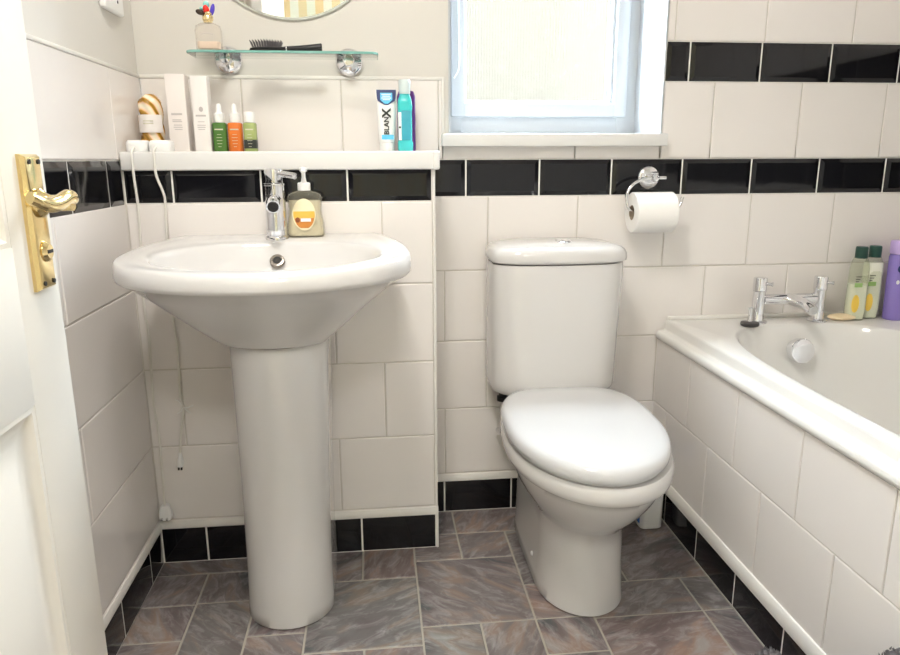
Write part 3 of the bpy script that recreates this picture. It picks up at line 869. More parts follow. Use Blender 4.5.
loft(bm, [cis(.062, .342, -.180, .018, .4185, yb=-.04), cis(.047, .3575, -.192, .018, .4205, yb=-.03), cis(.039, .3660, -.198, .018, .4270), cis(.0355, .3700, -.2005, .018, .4370), cis(.0345, .3715, -.201, .018, .455), cis(.0342, .3765, -.2015, .018, .62),
          cis(.0340, .3820, -.202, .018, .760), cis(.0350, .3810, -.201, .018, .7715)])
linkt('cistern', bm, M['ceramic'], wc, smooth=50)
bm = bmesh.new()
loft(bm, [cis(0.0355, 0.3840, -.2015, .018, .7745), cis(0.0320, 0.3880, -.206, .018, .7775), cis(0.0310, 0.3890, -.207, .018, .785), cis(0.0320, 0.3880, -.206, .018, .797),
          cis(0.0355, 0.3840, -.2025, .018, .806), cis(0.0435, 0.3755, -.194, .017, .8135), cis(0.0625, 0.3548, -.178, .015, .819), cis(0.1075, 0.3038, -.15, .01, .8235), cis(0.1675, 0.2435, -.12, .004, .8245, yb=-.06)])
clid = linkt('cistern_lid', bm, M['ceramic'], wc, smooth=50)
bm = bmesh.new()
lathe(bm, [(.0215, -.004), (.0215, .002), (.019, .004), (.010, .0045)], (.2235, -.125, .8225), (0, 0, 1), 32)
btn = linkt('flush_button', bm, M['chrome'], wc)
bm = bmesh.new(); box(bm, .2228, .2242, -.1455, -.1045, .8262, .8274)
linkt('button_gap', bm, M['dark'], btn)
bm = bmesh.new()
lathe(bm, [(.017, 0), (.017, .012), (.012, .014), (.012, .026), (.016, .027), (.016, .045)], (.0730, -.105, .385), (0, 0, 1), 20)
linkt('inlet_nut', bm, M['blackp'], wc)
bm = bmesh.new()
tube(bm, smooth_path([(.0730, -.105, .392), (.0735, -.100, .34), (.0760, -.07, .28), (.078, -.03, .26), (.078, -.003, .258)], 6), .0075, 14)
linkt('inlet_pipe', bm, M['chrome'], wc)

# cleaner bottle behind the toilet
cb = thing('cleaner_bottle', (.5165, -.145, 0), 'white plastic cleaner bottle with blue label on floor behind toilet', 'bottle')
bm = bmesh.new()
loft(bm, [rrect(.5165, -.145, w, d, .015, z, 5) for w, d, z in ((.030, .024, .0005), (.033, .027, .004), (.033, .027, .16), (.029, .023, .185), (.014, .014, .205), (.0135, .0135, .21))])
link('body', bm, M['wplastic'], cb)
bm = bmesh.new(); box(bm, .4825, .4843, -.160, -.124, .015, .11, bevel=.0006)
link('label', bm, M['blue'], cb)
bm = bmesh.new(); lathe(bm, [(.0155, .208), (.0155, .235), (.012, .245), (.004, .246)], (.5165, -.145, 0), n=20)
link('cap', bm, M['blue'], cb)

# ---------------------------------------------------------------- bath
BXC, BYC = .930, -.8725
bt = bmesh.new()
A0, B0 = .3657, .868
angs = sorted(set([2 * PI * i / 180 for i in range(180)] + [s for a, b in ((.3657, .868),) for s in (math.atan2(b, a), PI - math.atan2(b, a), PI + math.atan2(b, a), 2 * PI - math.atan2(b, a))]))
def ring_s(a, b, n, z, dy=0.):
    out = []
    for t in angs:
        c, s = math.cos(t), math.sin(t)
        r = (abs(c / a) ** n + abs(s / b) ** n) ** (-1. / n)
        x = BXC + r * c; yy = BYC + dy + r * s
        out.append(Vector((min(x, XR - .0005), max(min(yy, -.0008), YF + .012), z)))
    return out
def ring_r(x0, z, r=.0):
    """rim ring: only the room side steps in; the other three sides run to the walls"""
    out = []
    for t in angs:
        c, s = math.cos(t), math.sin(t)
        k = min((A0 / abs(c)) if abs(c) > 1e-9 else 1e9, (B0 / abs(s)) if abs(s) > 1e-9 else 1e9)
        x = BXC + k * c; yy = BYC + k * s
        # x from (BXC-A0) stretched to x0
        if x < BXC: x = BXC - (BXC - x) / A0 * (BXC - x0)
        out.append(Vector((min(x, XR - .0005), max(min(yy, -.0008), YF + .012), z)))
    return out
loft(bt, [ring_r(.580, .5217), ring_r(.5660, .5220), ring_r(.5625, .5255), ring_r(.5615, .532), ring_r(.5625, .5395), ring_r(.5660, .5450), ring_r(.5720, .5475), ring_r(.5835, .5480),
          ring_r(.5855, .5490), ring_r(.5868, .5540), ring_r(.5880, .5700), ring_r(.5900, .5755), ring_r(.5940, .5775),
          ring_s(.3075, .783, 3.3, .5772), ring_s(.303, .7785, 3.3, .5755), ring_s(.2985, .774, 3.3, .569), ring_s(.292, .766, 3.2, .54), ring_s(.283, .752, 3.2, .48), ring_s(.272, .735, 3.1, .40),
          ring_s(.255, .705, 3., .30), ring_s(.225, .66, 2.8, .245), ring_s(.17, .56, 2.6, .222), ring_s(.08, .3, 2.4, .216)], False, True)
bath = link('bath', bt, M['bath'], origin=(BXC, BYC, 0), smooth=50)
tag(bath, 'cream built-in bath with tiled side along the right', 'bath')
bm = bmesh.new()
kx, ky, kz = .930, -.1215, .507
lathe(bm, [(.028, -.012), (.028, .004), (.0345, .006), (.0355, .010), (.0355, .028), (.0335, .0315), (.030, .0325), (.010, .0326)], (kx, ky, kz), (0, -1, .12), 36)
link('overflow_knob', bm, M['chrome'], bath)

# bath mixer
bx = [.8325, 1.0150]; by, bz = -.068, .5778
mt = thing('bath_tap', ((bx[0] + bx[1]) / 2, by, bz), 'chrome two-pillar mixer tap on the end of the bath', 'tap')
for i, xx in enumerate(bx):
    bm = bmesh.new()
    lathe(bm, [(.0275, .0), (.0275, .003), (.024, .006), (.0180, .007), (.0172, .009), (.0172, .088), (.0178, .089), (.0178, .092)], (xx, by, bz), n=32)
    p = link('pillar', bm, M['chrome'], mt)
    bm = bmesh.new()
    lathe(bm, [(.0188, .093), (.0188, .126), (.0175, .130), (.006, .131)], (xx, by, bz), n=32)
    d = Vector((.75, -.66, 0)).normalized()
    c0 = Vector((xx, by, bz + .113)) + d * .012
    tube(bm, [c0, c0 + d * .016, c0 + d * .022, c0 + d * .0225], [.0045, .0045, .0068, .003], 14)
    link('handle', bm, M['chrome'], p)
bm = bmesh.new()
tube(bm, [(bx[0] + .012, by, bz + .066), (bx[1] - .012, by, bz + .066)], .0155, 24)
link('bridge', bm, M['chrome'], mt)
bm = bmesh.new()
mx = (bx[0] + bx[1]) / 2
pts = smooth_path([(mx, by + .002, bz + .067), (mx, by - .04, bz + .067), (mx + .002, by - .080, bz + .063), (mx + .004, by - .108, bz + .055)], 6)
tube(bm, pts, [.0165 - .002 * i / (len(pts) - 1) for i in range(len(pts))], 22)
sp2 = link('spout', bm, M['chrome'], mt)
bm = bmesh.new(); dv = (pts[-1] - pts[-3]).normalized()
lathe(bm, [(.0145, 0), (.0145, .004), (.012, .005), (.004, .0052)], pts[-1], dv, 20)
link('nozzle', bm, M['chrome_dull'], sp2)

# plug lying by the tap
pg = thing('bath_plug', (.790, -.108, .5778), 'dark rubber bath plug with chrome stem at foot of bath tap', 'bath plug')
bm = bmesh.new(); lathe(bm, [(.021, .0), (.0245, .002), (.0255, .006), (.0245, .0105), (.019, .0120), (.006, .0122)], (.790, -.108, .5778), n=28)
link('stopper', bm, M['rubber'], pg)
bm = bmesh.new(); lathe(bm, [(.008, .0118), (.0055, .018), (.0055, .044), (.007, .047), (.007, .050), (.003, .052)], (.793, -.100, .5778), n=18)
link('stem', bm, M['chrome'], pg)

# soap bar and bottles on the bath end
bm = bmesh.new(); sphere(bm, (1.090, -.070, .5873), .0415, 1., .62, .225, 28, 14)
s_ = link('soap_bar', bm, M['soap']); tag(s_, 'cream oval soap bar on the bath rim beside the bottles', 'soap')
def shampoo(x, y, label, fill, rz):
    t = thing('shampoo_bottle', (x, y, .5778), label, 'bottle', 'clear green bottles on the bath end')
    z = .5778
    R = Matrix.Translation((x, y, 0)) @ Matrix.Rotation(rz, 4, 'Z') @ Matrix.Translation((-x, -y, 0))
    bm = bmesh.new()
    loft(bm, [rrect(x, y, w, d, min(w, d) * .8, z + h, 6) for w, d, h in ((.0235, .016, 0), (.0255, .0182, .004), (.0265, .0190, .03), (.0260, .0185, .10), (.0250, .0178, .150), (.0220, .017, .168), (.0175, .0165, .178), (.0155, .0155, .181))])
    bm.transform(R); link('body', bm, M['clearg'], t, smooth=50)
    bm = bmesh.new()
    loft(bm, [rrect(x, y, w, d, min(w, d) * .8, z + h, 6) for w, d, h in ((.0228, .0172, .004), (.0259, .0184, .03), (.0254, .0179, fill * .9), (.0252, .0177, fill))])
    bm.transform(R); link('liquid', bm, M['milk'], t, smooth=50)
    bm = bmesh.new()
    lathe(bm, [(.0160, .179), (.0165, .181), (.0165, .208), (.0150, .212), (.004, .2125)], (x, y, z), n=24)
    link('cap', bm, M['dgreen'], t)
    bm = bmesh.new()
    box(bm, x - .020, x + .002, y - .0200, y - .0188, z + .098, z + .110); 
    bm.transform(R); l = link('label', bm, M['leaf'], t)
    bm = bmesh.new(); oval(bm, x - .012, z + .050, .011, .026, y - .0196, .0006)
    bm.transform(R); link('label_print', bm, M['yellow'], t)
    bm = bmesh.new()
    for k in range(3): box(bm, x - .018, x - .002 - .004 * k, y - .0198, y - .0186, z + .127 - .007 * k, z + .129 - .007 * k)
    bm.transform(R); link('label_text', bm, M['charcoal'], t)
    return t
shampoo(1.1300, -.066, 'clear green bottle half full of milky liquid, next to the soap bar', .105, -.08)
shampoo(1.1835, -.050, 'green-capped bottle full of milky liquid, next to the purple bottle', .165, -.08)
pb = thing('purple_bottle', (1.2550, -.075, .5778), 'purple shower gel bottle with lilac cap in the bath corner', 'bottle')
x, y, z = 1.2550, -.075, .5778
bm = bmesh.new()
loft(bm, [rrect(x, y, w, .022, .018, z + h, 6) for w, h in ((.033, 0), (.0360, .004), (.0370, .06), (.0385, .12), (.0395, .182), (.036, .190))])
link('body', bm, M['purple'], pb, smooth=50)
bm = bmesh.new()
loft(bm, [rrect(x, y, w, .0215, .017, z + h, 6) for w, h in ((.0365, .1905), (.0390, .193), (.0400, .222), (.0385, .228), (.03, .229))])
link('cap', bm, M['lilac'], pb, smooth=50)
bm = bmesh.new(); oval(bm, x - .022, z + .150, .0095, .0105, y - .0222, .0006)
link('emblem', bm, M['navy'], pb)
bm = bmesh.new(); oval(bm, x - .026, z + .112, .005, .006, y - .0222, .0006)
link('label_print', bm, M['white_print'], pb)

# ---------------------------------------------------------------- toilet roll holder and roll
hx, hz = .5105, .985
hol = thing('toilet_roll_holder', (hx, -.002, hz), 'chrome toilet roll holder fixed on the black tile band', 'toilet roll holder')
bm = bmesh.new(); lathe(bm, [(.031, 0), (.031, .005), (.0285, .009), (.022, .0115), (.013, .0125)], (hx, -.001, hz), (0, -1, 0), 36)
link('wall_plate', bm, M['chrome'], hol)
bm = bmesh.new()
lathe(bm, [(.0095, .010), (.0095, .046), (.011, .048), (.011, .058), (.008, .062), (.002, .063)], (hx, -.001, hz), (0, -1, 0), 24)
tube(bm, [(hx - .010, -.054, hz), (hx + .030, -.054, hz), (hx + .0305, -.054, hz)], [.0045, .0045, .002], 12)
link('post', bm, M['chrome'], hol)
rx0, rx1, rz_, ry = .4440, .5560, .8935, -.068
bm = bmesh.new()
arm = smooth_path([(hx, -.054, hz), (hx - .030, -.055, hz - .003), (hx - .060, -.057, hz - .015), (hx - .078, -.060, hz - .038), (hx - .080, -.064, hz - .062), (hx - .072, -.067, hz - .082), (hx - .055, ry, rz_ + .006),
                   (hx, ry, rz_ + .004), (hx + .05, ry, rz_ + .005), (hx + .068, ry, rz_ + .018), (hx + .076, ry + .003, rz_ + .040)], 6)
tube(bm, arm, .0042, 12)
link('arm', bm, M['chrome'], hol)
bm = bmesh.new()
n = 48; ro, ri = .0545, .0205
prof = [(ri, 0), (ro - .002, 0), (ro, .002), (ro, rx1 - rx0 - .002), (ro - .002, rx1 - rx0), (ri, rx1 - rx0)]
ringsr = []
for r, h in prof: ringsr.append([Vector((rx0 + h, ry + r * math.cos(2 * PI * i / n), rz_ + r * math.sin(2 * PI * i / n))) for i in range(n)])
ringsr.append(ringsr[0]); 
vr = [[bm.verts.new(p) for p in r] for r in ringsr[:-1]]; vr.append(vr[0])
for a, b in zip(vr, vr[1:]):
    for i in range(n): bm.faces.new((a[i], a[(i + 1) % n], b[(i + 1) % n], b[i]))
roll = link('toilet_roll', bm, M['paper'], smooth=40); tag(roll, 'white toilet roll hanging on the chrome holder', 'toilet roll')
bm = bmesh.new()
ringsr = []
for r, h in ((ri - .0015, .001), (ri - .0002, .001), (ri - .0002, rx1 - rx0 - .001), (ri - .0015, rx1 - rx0 - .001)):
    ringsr.append([Vector((rx0 + h, ry + r * math.cos(2 * PI * i / n), rz_ + r * math.sin(2 * PI * i / n))) for i in range(n)])
vr = [[bm.verts.new(p) for p in r] for r in ringsr]; vr.append(vr[0])
for a, b in zip(vr, vr[1:]):
    for i in range(n): bm.faces.new((a[i], a[(i + 1) % n], b[(i + 1) % n], b[i]))
link('core', bm, M['cardb'], roll)

# ---------------------------------------------------------------- mirror
mxx, mzz, mr = -.4415, 1.6150, .2365
bm = bmesh.new()
lathe(bm, [(mr - .005, .0045), (mr - .005, .0062), (.001, .0062)], (mxx, 0, mzz), (0, -1, 0), 96, caps=(True, True))
glass = bm
mir = thing('round_mirror', (mxx, -.001, mzz - mr), 'round frameless wall mirror above the glass shelf', 'mirror')
link('mirror_glass', glass, M['mirror'], mir)
bm = bmesh.new()
lathe(bm, [(mr - .002, -.003), (mr, .001), (mr, .003), (mr - .0055, .0062), (mr - .0055, .003), (mr - .0055, -.003)], (mxx, 0, mzz), (0, -1, 0), 96, caps=(False, False))
link('bevelled_edge', bm, M['edge'], mir)

# ---------------------------------------------------------------- glass shelf
sh = thing('glass_shelf', (-.456, -.06, 1.283), 'narrow glass shelf on two round chrome brackets under the mirror', 'shelf')
SZ0, SZ1 = 1.2835, 1.2895
def shelf_ring(i, z):
    out = []
    x0, x1, y0, y1, r = -.6830 + i, -.2290 - i, -.1210 + i, -.0090 - i, .022
    for (cx, cy, a0) in ((x1 - r, y1 - .004, 0), (x0 + r, y1 - .004, PI / 2), (x0 + r, y0 + r, PI), (x1 - r, y0 + r, 3 * PI / 2)):
        for k in range(9):
            a = a0 + PI / 2 * k / 8
            rr_ = r if cy < -.05 else .004
            cxx = cx if rr_ == r else (x1 - .004 if a0 == 0 else x0 + .004)
            out.append(Vector((cxx + rr_ * math.cos(a), cy + rr_ * math.sin(a), z)))
    return out
bm = bmesh.new(); loft(bm, [shelf_ring(.0016, SZ0), shelf_ring(.0016, SZ1)])
link('glass_plate', bm, M['shelf_glass'], sh)
bm = bmesh.new(); 
ro_, ri_ = [shelf_ring(0, SZ0 + .001), shelf_ring(0, SZ1 - .001)], [shelf_ring(.0015, SZ1), shelf_ring(.0015, SZ0)]
vr = [[bm.verts.new(p) for p in r] for r in (ri_[1], ro_[0], ro_[1], ri_[0])]
nn = len(ro_[0])
for a, b in zip(vr, vr[1:]):
    for i in range(nn):
        if a[i].co.y > -.03 and a[(i + 1) % nn].co.y > -.03: continue        # the back edge sits unpolished against the wall
        bm.faces.new((a[i], a[(i + 1) % nn], b[(i + 1) % nn], b[i]))
link('polished_edge', bm, M['glass_edge'], sh)
for xx, zz in ((-.6045, 1.2815), (-.3030, 1.2800)):
    bm = bmesh.new()
    lathe(bm, [(.0345, 0), (.0345, .004), (.033, .008), (.026, .013), (.015, .0155), (.012, .0165), (.012, .030), (.0145, .031), (.0145, .044), (.012, .048), (.003, .049)], (xx, -.001, zz - .001), (0, -1, 0), 36)
    br = link('bracket', bm, M['chrome'], sh)
    bm = bmesh.new(); box(bm, xx - .011, xx + .011, -.036, -.012, SZ1, SZ1 + .004, bevel=.0015); box(bm, xx - .011, xx + .011, -.036, -.012, SZ0 - .005, SZ0, bevel=.0015)
    link('clamp', bm, M['chrome'], br)

# perfume bottle on the shelf
px_, py_, pz_ = -.6290, -.098, SZ1 + .0003
pf = thing('perfume_bottle', (px_, py_, pz_), 'clear perfume bottle with colourful charm cap on glass shelf', 'perfume bottle')
bm = bmesh.new()
loft(bm, [rrect(px_, py_, w, d, .010, pz_ + h, 5) for w, d, h in ((.0275, .014, 0), (.0295, .016, .003), (.0298, .016, .045), (.027, .015, .055), (.018, .012, .0605), (.010, .010, .062))])
link('bottle', bm, M['perf'], pf, smooth=50)
bm = bmesh.new()
loft(bm, [rrect(px_, py_, w, d, .008, pz_ + h, 5) for w, d, h in ((.025, .0115, .004), (.0262, .0125, .007), (.0262, .0125, .019), (.0262, .0125, .0195))])
link('perfume', bm, M['peach'], pf, smooth=50)
bm = bmesh.new()
tube(bm, smooth_path([(px_ - .014, py_ - .0164, pz_ + .034), (px_ - .004, py_ - .0164, pz_ + .037), (px_ + .006, py_ - .0164, pz_ + .0365), (px_ + .015, py_ - .0164, pz_ + .034)], 4), .0011, 6)
link('lettering', bm, M['ink'], pf)
bm = bmesh.new(); lathe(bm, [(.0105, .062), (.0105, .066), (.0125, .068), (.0125, .076), (.010, .080)], (px_ + .001, py_, pz_), n=20)
link('cap', bm, M['gold'], pf)
for nm, m_, c, r, s3, an in (('charm', 'red', (.000, -.006, .090), .009, (.8, .7, 1.25), -.3), ('charm', 'ublue', (.0135, -.003, .091), .008, (.65, .7, 1.7), .25),
                      ('charm', 'aqua', (-.001, .002, .103), .0065, (1.1, .8, 1.2), 0), ('charm', 'brownblk', (-.0150, -.003, .085), .0085, (1.25, .8, .75), .3), ('charm', 'gold', (.004, -.008, .081), .007, (1.2, 1, .8), 0), ('charm', 'aqua', (-.010, 0, .094), .0055, (1.2, .8, .7), 0)):
    bm = bmesh.new(); sphere(bm, (px_ + c[0], py_ + c[1], pz_ + c[2]), r, *s3, 14, 10, rot=Matrix.Rotation(an, 3, 'Y'))
    ch = link(nm, bm, M[m_], pf); ch['label'] = {'red': 'red charm', 'ublue': 'blue charm', 'aqua': 'pale aqua charm', 'brownblk': 'dark brown charm', 'gold': 'gold charm'}[m_]

# hairbrush on the shelf
hb = thing('hairbrush', (-.45, -.096, SZ1 + .0003), 'black hairbrush lying bristles up on the glass shelf', 'hairbrush')
z0 = SZ1 + .0003
bm = bmesh.new()
rings = []
for i, (xx, w, h) in enumerate(((-.5365, .006, .004), (-.533, .015, .008), (-.520, .021, .0095), (-.500, .023, .010), (-.475, .021, .0105), (-.455, .012, .0115), (-.4500, .010, .013))):
    rings.append([Vector((xx, -.096 + w * math.cos(2 * PI * k / 16), z0 + h / 2 + h / 2 * math.sin(2 * PI * k / 16))) for k in range(16)])
loft(bm, rings); link('paddle', bm, M['blackp'], hb)
bm = bmesh.new(); rings = []
for i, (xx, w, h) in enumerate(((-.4475, .0095, .0130), (-.43, .010, .014), (-.40, .011, .0165), (-.375, .0115, .0195), (-.3665, .011, .0205), (-.3645, .009, .019))):
    rings.append([Vector((xx, -.096 + w * math.cos(2 * PI * k / 16), z0 + h / 2 + h / 2 * math.sin(2 * PI * k / 16))) for k in range(16)])
loft(bm, rings); link('handle', bm, M['blackp'], hb)
bm = bmesh.new(); tube(bm, [(-.4502, -.096, z0 + .0068), (-.4473, -.096, z0 + .0068)], .0068, 16, flat=(1., 1.5)); link('collar', bm, M['chrome_dull'], hb)
bm = bmesh.new()
for i in range(12):
    for j in range(4):
        xx = -.527 + i * .0056; yy = -.110 + j * .0095
        ln = .0165 * (1 - .18 * abs(i - 5.5) / 5.5)
        tube(bm, [(xx, yy, z0 + .008), (xx + (i - 5.5) * .0010, yy + (j - 1.5) * .002, z0 + .0085 + ln), (xx + (i - 5.5) * .0010, yy + (j - 1.5) * .002, z0 + .0098 + ln)], [.0009, .0008, .0013], 6)
br = link('bristles', bm, M['bristle'], hb); br['kind'] = 'stuff'

# ---------------------------------------------------------------- things on the ledge
LZ = 1.0558
def carton(x, y, w, d, h, label, m, lines, logo=False, rz=0.):
    t = thing('cosmetic_carton', (x, y, LZ), label, 'box', 'tall pale cartons on the ledge')
    bm = bmesh.new(); box(bm, x - w, x + w, y - d, y + d, LZ, LZ + h, bevel=.0012)
    link('carton', bm, m, t)
    bm = bmesh.new()
    for (a, b, zz, th) in lines: box(bm, x + a * .72, x + b * .72, y - d - .0005, y - d + .0003, LZ + zz, LZ + zz + th)
    link('printed_text', bm, M['ink'], t)
    if logo:
        bm = bmesh.new(); oval(bm, x + .001, LZ + .100, .005, .006, y - d, .0004, 16); link('printed_emblem', bm, M['ink'], t)
    return t
carton(-.7155, -.085, .0225, .021, .1805, 'taller of two pale cartons, beside the gold swirl bottle', M['card'],
       [(-.019, .016, .086, .0045), (-.017, .012, .074, .002), (-.017, .014, .070, .002), (-.014, .013, .062, .0018), (-.015, .014, .057, .0018), (-.012, .013, .052, .0018)])
carton(-.6605, -.085, .0190, .0185, .1770, 'shorter of two pale cartons, beside the green dropper bottle', M['card2'],
       [(-.017, .016, .083, .0040), (-.012, .010, .070, .0016), (-.014, .013, .062, .0016), (-.014, .012, .057, .0016), (-.012, .010, .052, .0016)], True)
# gold swirl bottle
gx, gy = -.7875, -.066
gs = thing('swirl_bottle', (gx, gy, LZ), 'gold and white swirl bottle with cream label in ledge corner', 'bottle')
bm = bmesh.new()
rings = []
for k in range(25):
    h = .137 * k / 24
    r = .0265 * (1 if .02 < h < .115 else (.90 if h <= .02 else max(.35, 1 - ((h - .115) / .022) ** 2 * .6)))
    tw = k * .16
    rings.append([Vector((gx + r * (1 + .09 * math.sin(5 * (2 * PI * i / 40 + tw))) * math.cos(2 * PI * i / 40), gy + r * (1 + .09 * math.sin(5 * (2 * PI * i / 40 + tw))) * math.sin(2 * PI * i / 40), LZ + h)) for i in range(40)])
loft(bm, rings); link('body', bm, M['swirl'], gs, smooth=60)
bm = bmesh.new()
lab_r = .0300
rings = [[Vector((gx + (lab_r + o) * math.cos(a), gy + (lab_r + o) * math.sin(a), LZ + h)) for a in [PI + PI * .12 + PI * .76 * i / 16 for i in range(17)] ] for o, h in ((0, .046), (.0004, .046), (.0004, .088), (0, .088))]
vr = [[bm.verts.new(p) for p in r] for r in rings]
for a, b in zip(vr, vr[1:] + vr[:1]):
    for i in range(16): bm.faces.new((a[i], a[i + 1], b[i + 1], b[i]))
lb = link('label', bm, M['card2'], gs)
bm = bmesh.new()
for zz in (.066, .072): box(bm, gx - .012, gx + .012, gy - .0309, gy - .0300, LZ + zz, LZ + zz + .0022)
link('label_text', bm, M['prnt'], lb)
# dropper bottles
def dropper(x, y, w, h, label, m, dark=False, tall=True):
    t = thing('serum_bottle', (x, y, LZ), label, 'bottle', 'small serum bottles on the ledge')
    bm = bmesh.new()
    loft(bm, [rrect(x, y, a, a, a * .55, LZ + z_, 5) for a, z_ in ((w * .93, 0), (w, .003), (w, h - .004), (w * .9, h - .001), (w * .6, h))])
    link('bottle', bm, m, t, smooth=50)
    bm = bmesh.new()
    if tall:
        lathe(bm, [(w * .72, h), (w * .75, h + .002), (w * .75, h + .021), (w * .5, h + .023), (.0065, h + .026), (.006, h + .040), (.0035, h + .0445), (.001, h + .045)], (x, y, LZ), n=24)
    else:
        lathe(bm, [(w * .82, h), (w * .85, h + .002), (w * .85, h + .0235), (w * .75, h + .0255), (.001, h + .026)], (x, y, LZ), n=24)
    link('dropper' if tall else 'cap', bm, M['wplastic'], t)
    bm = bmesh.new()
    for k, (ww, th) in enumerate(((.6, .003), (.3, .0009), (.4, .0009), (.4, .0009), (.34, .0009), (.22, .0009))):
        zz = h * .74 - k * .0072 - (.004 if k else 0)
        box(bm, x - w * ww, x + w * ww, y - w - .0006, y - w + .0002, LZ + zz, LZ + zz + th)
    link('label_text', bm, M['prnt'], t)
    if dark:
        bm = bmesh.new(); loft(bm, [rrect(x, y, a, a, a * .55, LZ + z_, 5) for a, z_ in ((w * 1.01, .008), (w * 1.02, .009), (w * 1.02, .028), (w * 1.01, .029))])
        link('label_patch', bm, M['charcoal'], t, smooth=50)
    return t
dropper(-.6225, -.080, .0168, .0700, 'green dropper serum bottle, left one of the ledge trio', M['green'])
dropper(-.5860, -.078, .0170, .0700, 'orange dropper serum bottle on the ledge', M['orange'])
dropper(-.5500, -.080, .0155, .0700, 'pale green serum bottle with plain white cap on the ledge', M['lime'], True, False)
# toothpaste
tpx, tpy = -.2120, -.088
tp = thing('toothpaste_tube', (tpx, tpy, LZ), 'white toothpaste tube with blue print standing on the ledge', 'toothpaste')
bm = bmesh.new()
rings = []
for k in range(13):
    f = k / 12; h = .022 + .128 * f
    w = .0195 + .0065 * f; d = .0185 * (1 - f) ** .8 + .0012
    rings.append([Vector((tpx + w * math.cos(2 * PI * i / 32), tpy + d * math.sin(2 * PI * i / 32), LZ + h)) for i in range(32)])
loft(bm, rings); tub = link('tube', bm, M['wplastic'], tp, smooth=60)
bm = bmesh.new(); lathe(bm, [(.0175, 0), (.0185, .002), (.0185, .021), (.016, .0225)], (tpx, tpy, LZ), n=28); link('cap', bm, M['wplastic'], tp)
def tube_y(h):   # front surface of the tube at height h
    f = max(0, (h - .022) / .128); return tpy - (.0185 * (1 - f) ** .8 + .0012)
def on_tube(pts):
    return [Vector((tpx + a, tube_y(h) * 1. - .0007, LZ + h)) for a, h in pts]
bm = bmesh.new()
def strip(bm, outline_l, outline_r):
    """left/right (x,h) lists -> strip lying on the tube front"""
    A = [bm.verts.new(p) for p in on_tube(outline_l)]; B = [bm.verts.new(p) for p in on_tube(outline_r)]
    for i in range(len(A) - 1): bm.faces.new((A[i], B[i], B[i + 1], A[i + 1]))
hs = [.149, .142, .135, .128, .122, .117, .112]
wd = [.0245, .0243, .0238, .0232, .0210, .0130, .004]
strip(bm, [(-w, h) for w, h in zip(wd, hs)], [(w, h) for w, h in zip(wd, hs)])
link('blue_shield', bm, M['navy'], tub, recalc=False)
bm = bmesh.new()
hs = [.1415, .136, .130, .125, .120, .115]; wd = [.015, .015, .015, .015, .010, .004]
A_ = [Vector((tpx - w, tube_y(h) - .0012, LZ + h)) for w, h in zip(wd, hs)]; B_ = [Vector((tpx + w, tube_y(h) - .0012, LZ + h)) for w, h in zip(wd, hs)]
VA = [bm.verts.new(p) for p in A_]; VB = [bm.verts.new(p) for p in B_]
for i in range(len(VA) - 1): bm.faces.new((VA[i], VB[i], VB[i + 1], VA[i + 1]))
link('blue_panel', bm, M['sky'], tub, recalc=False)
bm = bmesh.new()
for zz, w in ((.1375, .012), (.1330, .010), (.1285, .012), (.1245, .009)): box(bm, tpx - w, tpx + w, tube_y(zz) - .0022, tube_y(zz) - .0010, LZ + zz - .0008, LZ + zz + .0012)
link('panel_text', bm, M['white_print'], tub)
tl_ = .0185 / .128
mtx = Matrix.Translation((tpx - .0005, tube_y(.062) - .0022, LZ + .0620)) @ Matrix.Rotation(-math.atan(tl_) * .55, 4, 'X') @ Matrix.Rotation(PI / 2, 4, 'X') @ Matrix.Rotation(PI / 2, 4, 'Z')
bm = text_bm('BLAN', .0175, mtx, .0004); link('lettering', bm, M['charcoal'], tub, smooth=0)
mtx = Matrix.Translation((tpx + .0005, tube_y(.094) - .0022, LZ + .0925)) @ Matrix.Rotation(-math.atan(tl_) * .55, 4, 'X') @ Matrix.Rotation(PI / 2, 4, 'X') @ Matrix.Rotation(PI / 2, 4, 'Z')
bm = text_bm('X', .0290, mtx, .0011); link('lettering', bm, M['charcoal'], tub, smooth=0)
bm = bmesh.new(); hs = [.040, .036, .032, .029]; 
strip(bm, [(-.0135, h) for h in hs], [(.0165, h) for h in hs]); link('blue_flash', bm, M['sky'], tub, recalc=False)
# mouthwash
wx, wy = -.1665, -.098
mw = thing('mouthwash_bottle', (wx, wy, LZ), 'teal mouthwash bottle with frosted cap at right end of ledge', 'mouthwash')
bm = bmesh.new()
loft(bm, [rrect(wx, wy, w, w * .72, w * .4, LZ + h, 6) for w, h in ((.0165, 0), (.0190, .003), (.0195, .020), (.0170, .026), (.0172, .095), (.0185, .108), (.0165, .125), (.0120, .137), (.0115, .140))])
mb = link('bottle', bm, M['teal'], mw, smooth=50)
bm = bmesh.new(); lathe(bm, [(.0130, .138), (.0140, .140), (.0150, .168), (.0135, .1715), (.001, .172)], (wx, wy, LZ), n=28); link('cap', bm, M['frost'], mw)
bm = bmesh.new(); box(bm, wx - .0095, wx + .0135, wy - .0142, wy - .0126, LZ + .027, LZ + .098, bevel=.0005); link('label', bm, M['teal2'], mw)
bm = bmesh.new(); box(bm, wx - .0170, wx - .0098, wy - .0142, wy - .0126, LZ + .027, LZ + .094, bevel=.0005); sl = link('side_label', bm, M['white_print'], mw)
bm = bmesh.new(); oval(bm, wx - .0135, LZ + .058, .0026, .0030, wy - .0143, .0004, 14); link('label_motif', bm, M['charcoal'], sl)
bm = bmesh.new()
loft(bm, [rrect(-.1610, -.055, w, .012, .010, LZ + h, 5) for w, h in ((.021, 0), (.023, .004), (.0235, .135), (.019, .148), (.012, .150))])
vb = link('violet_tube', bm, M['violet']); tag(vb, 'violet plastic bottle standing behind the teal mouthwash', 'bottle')
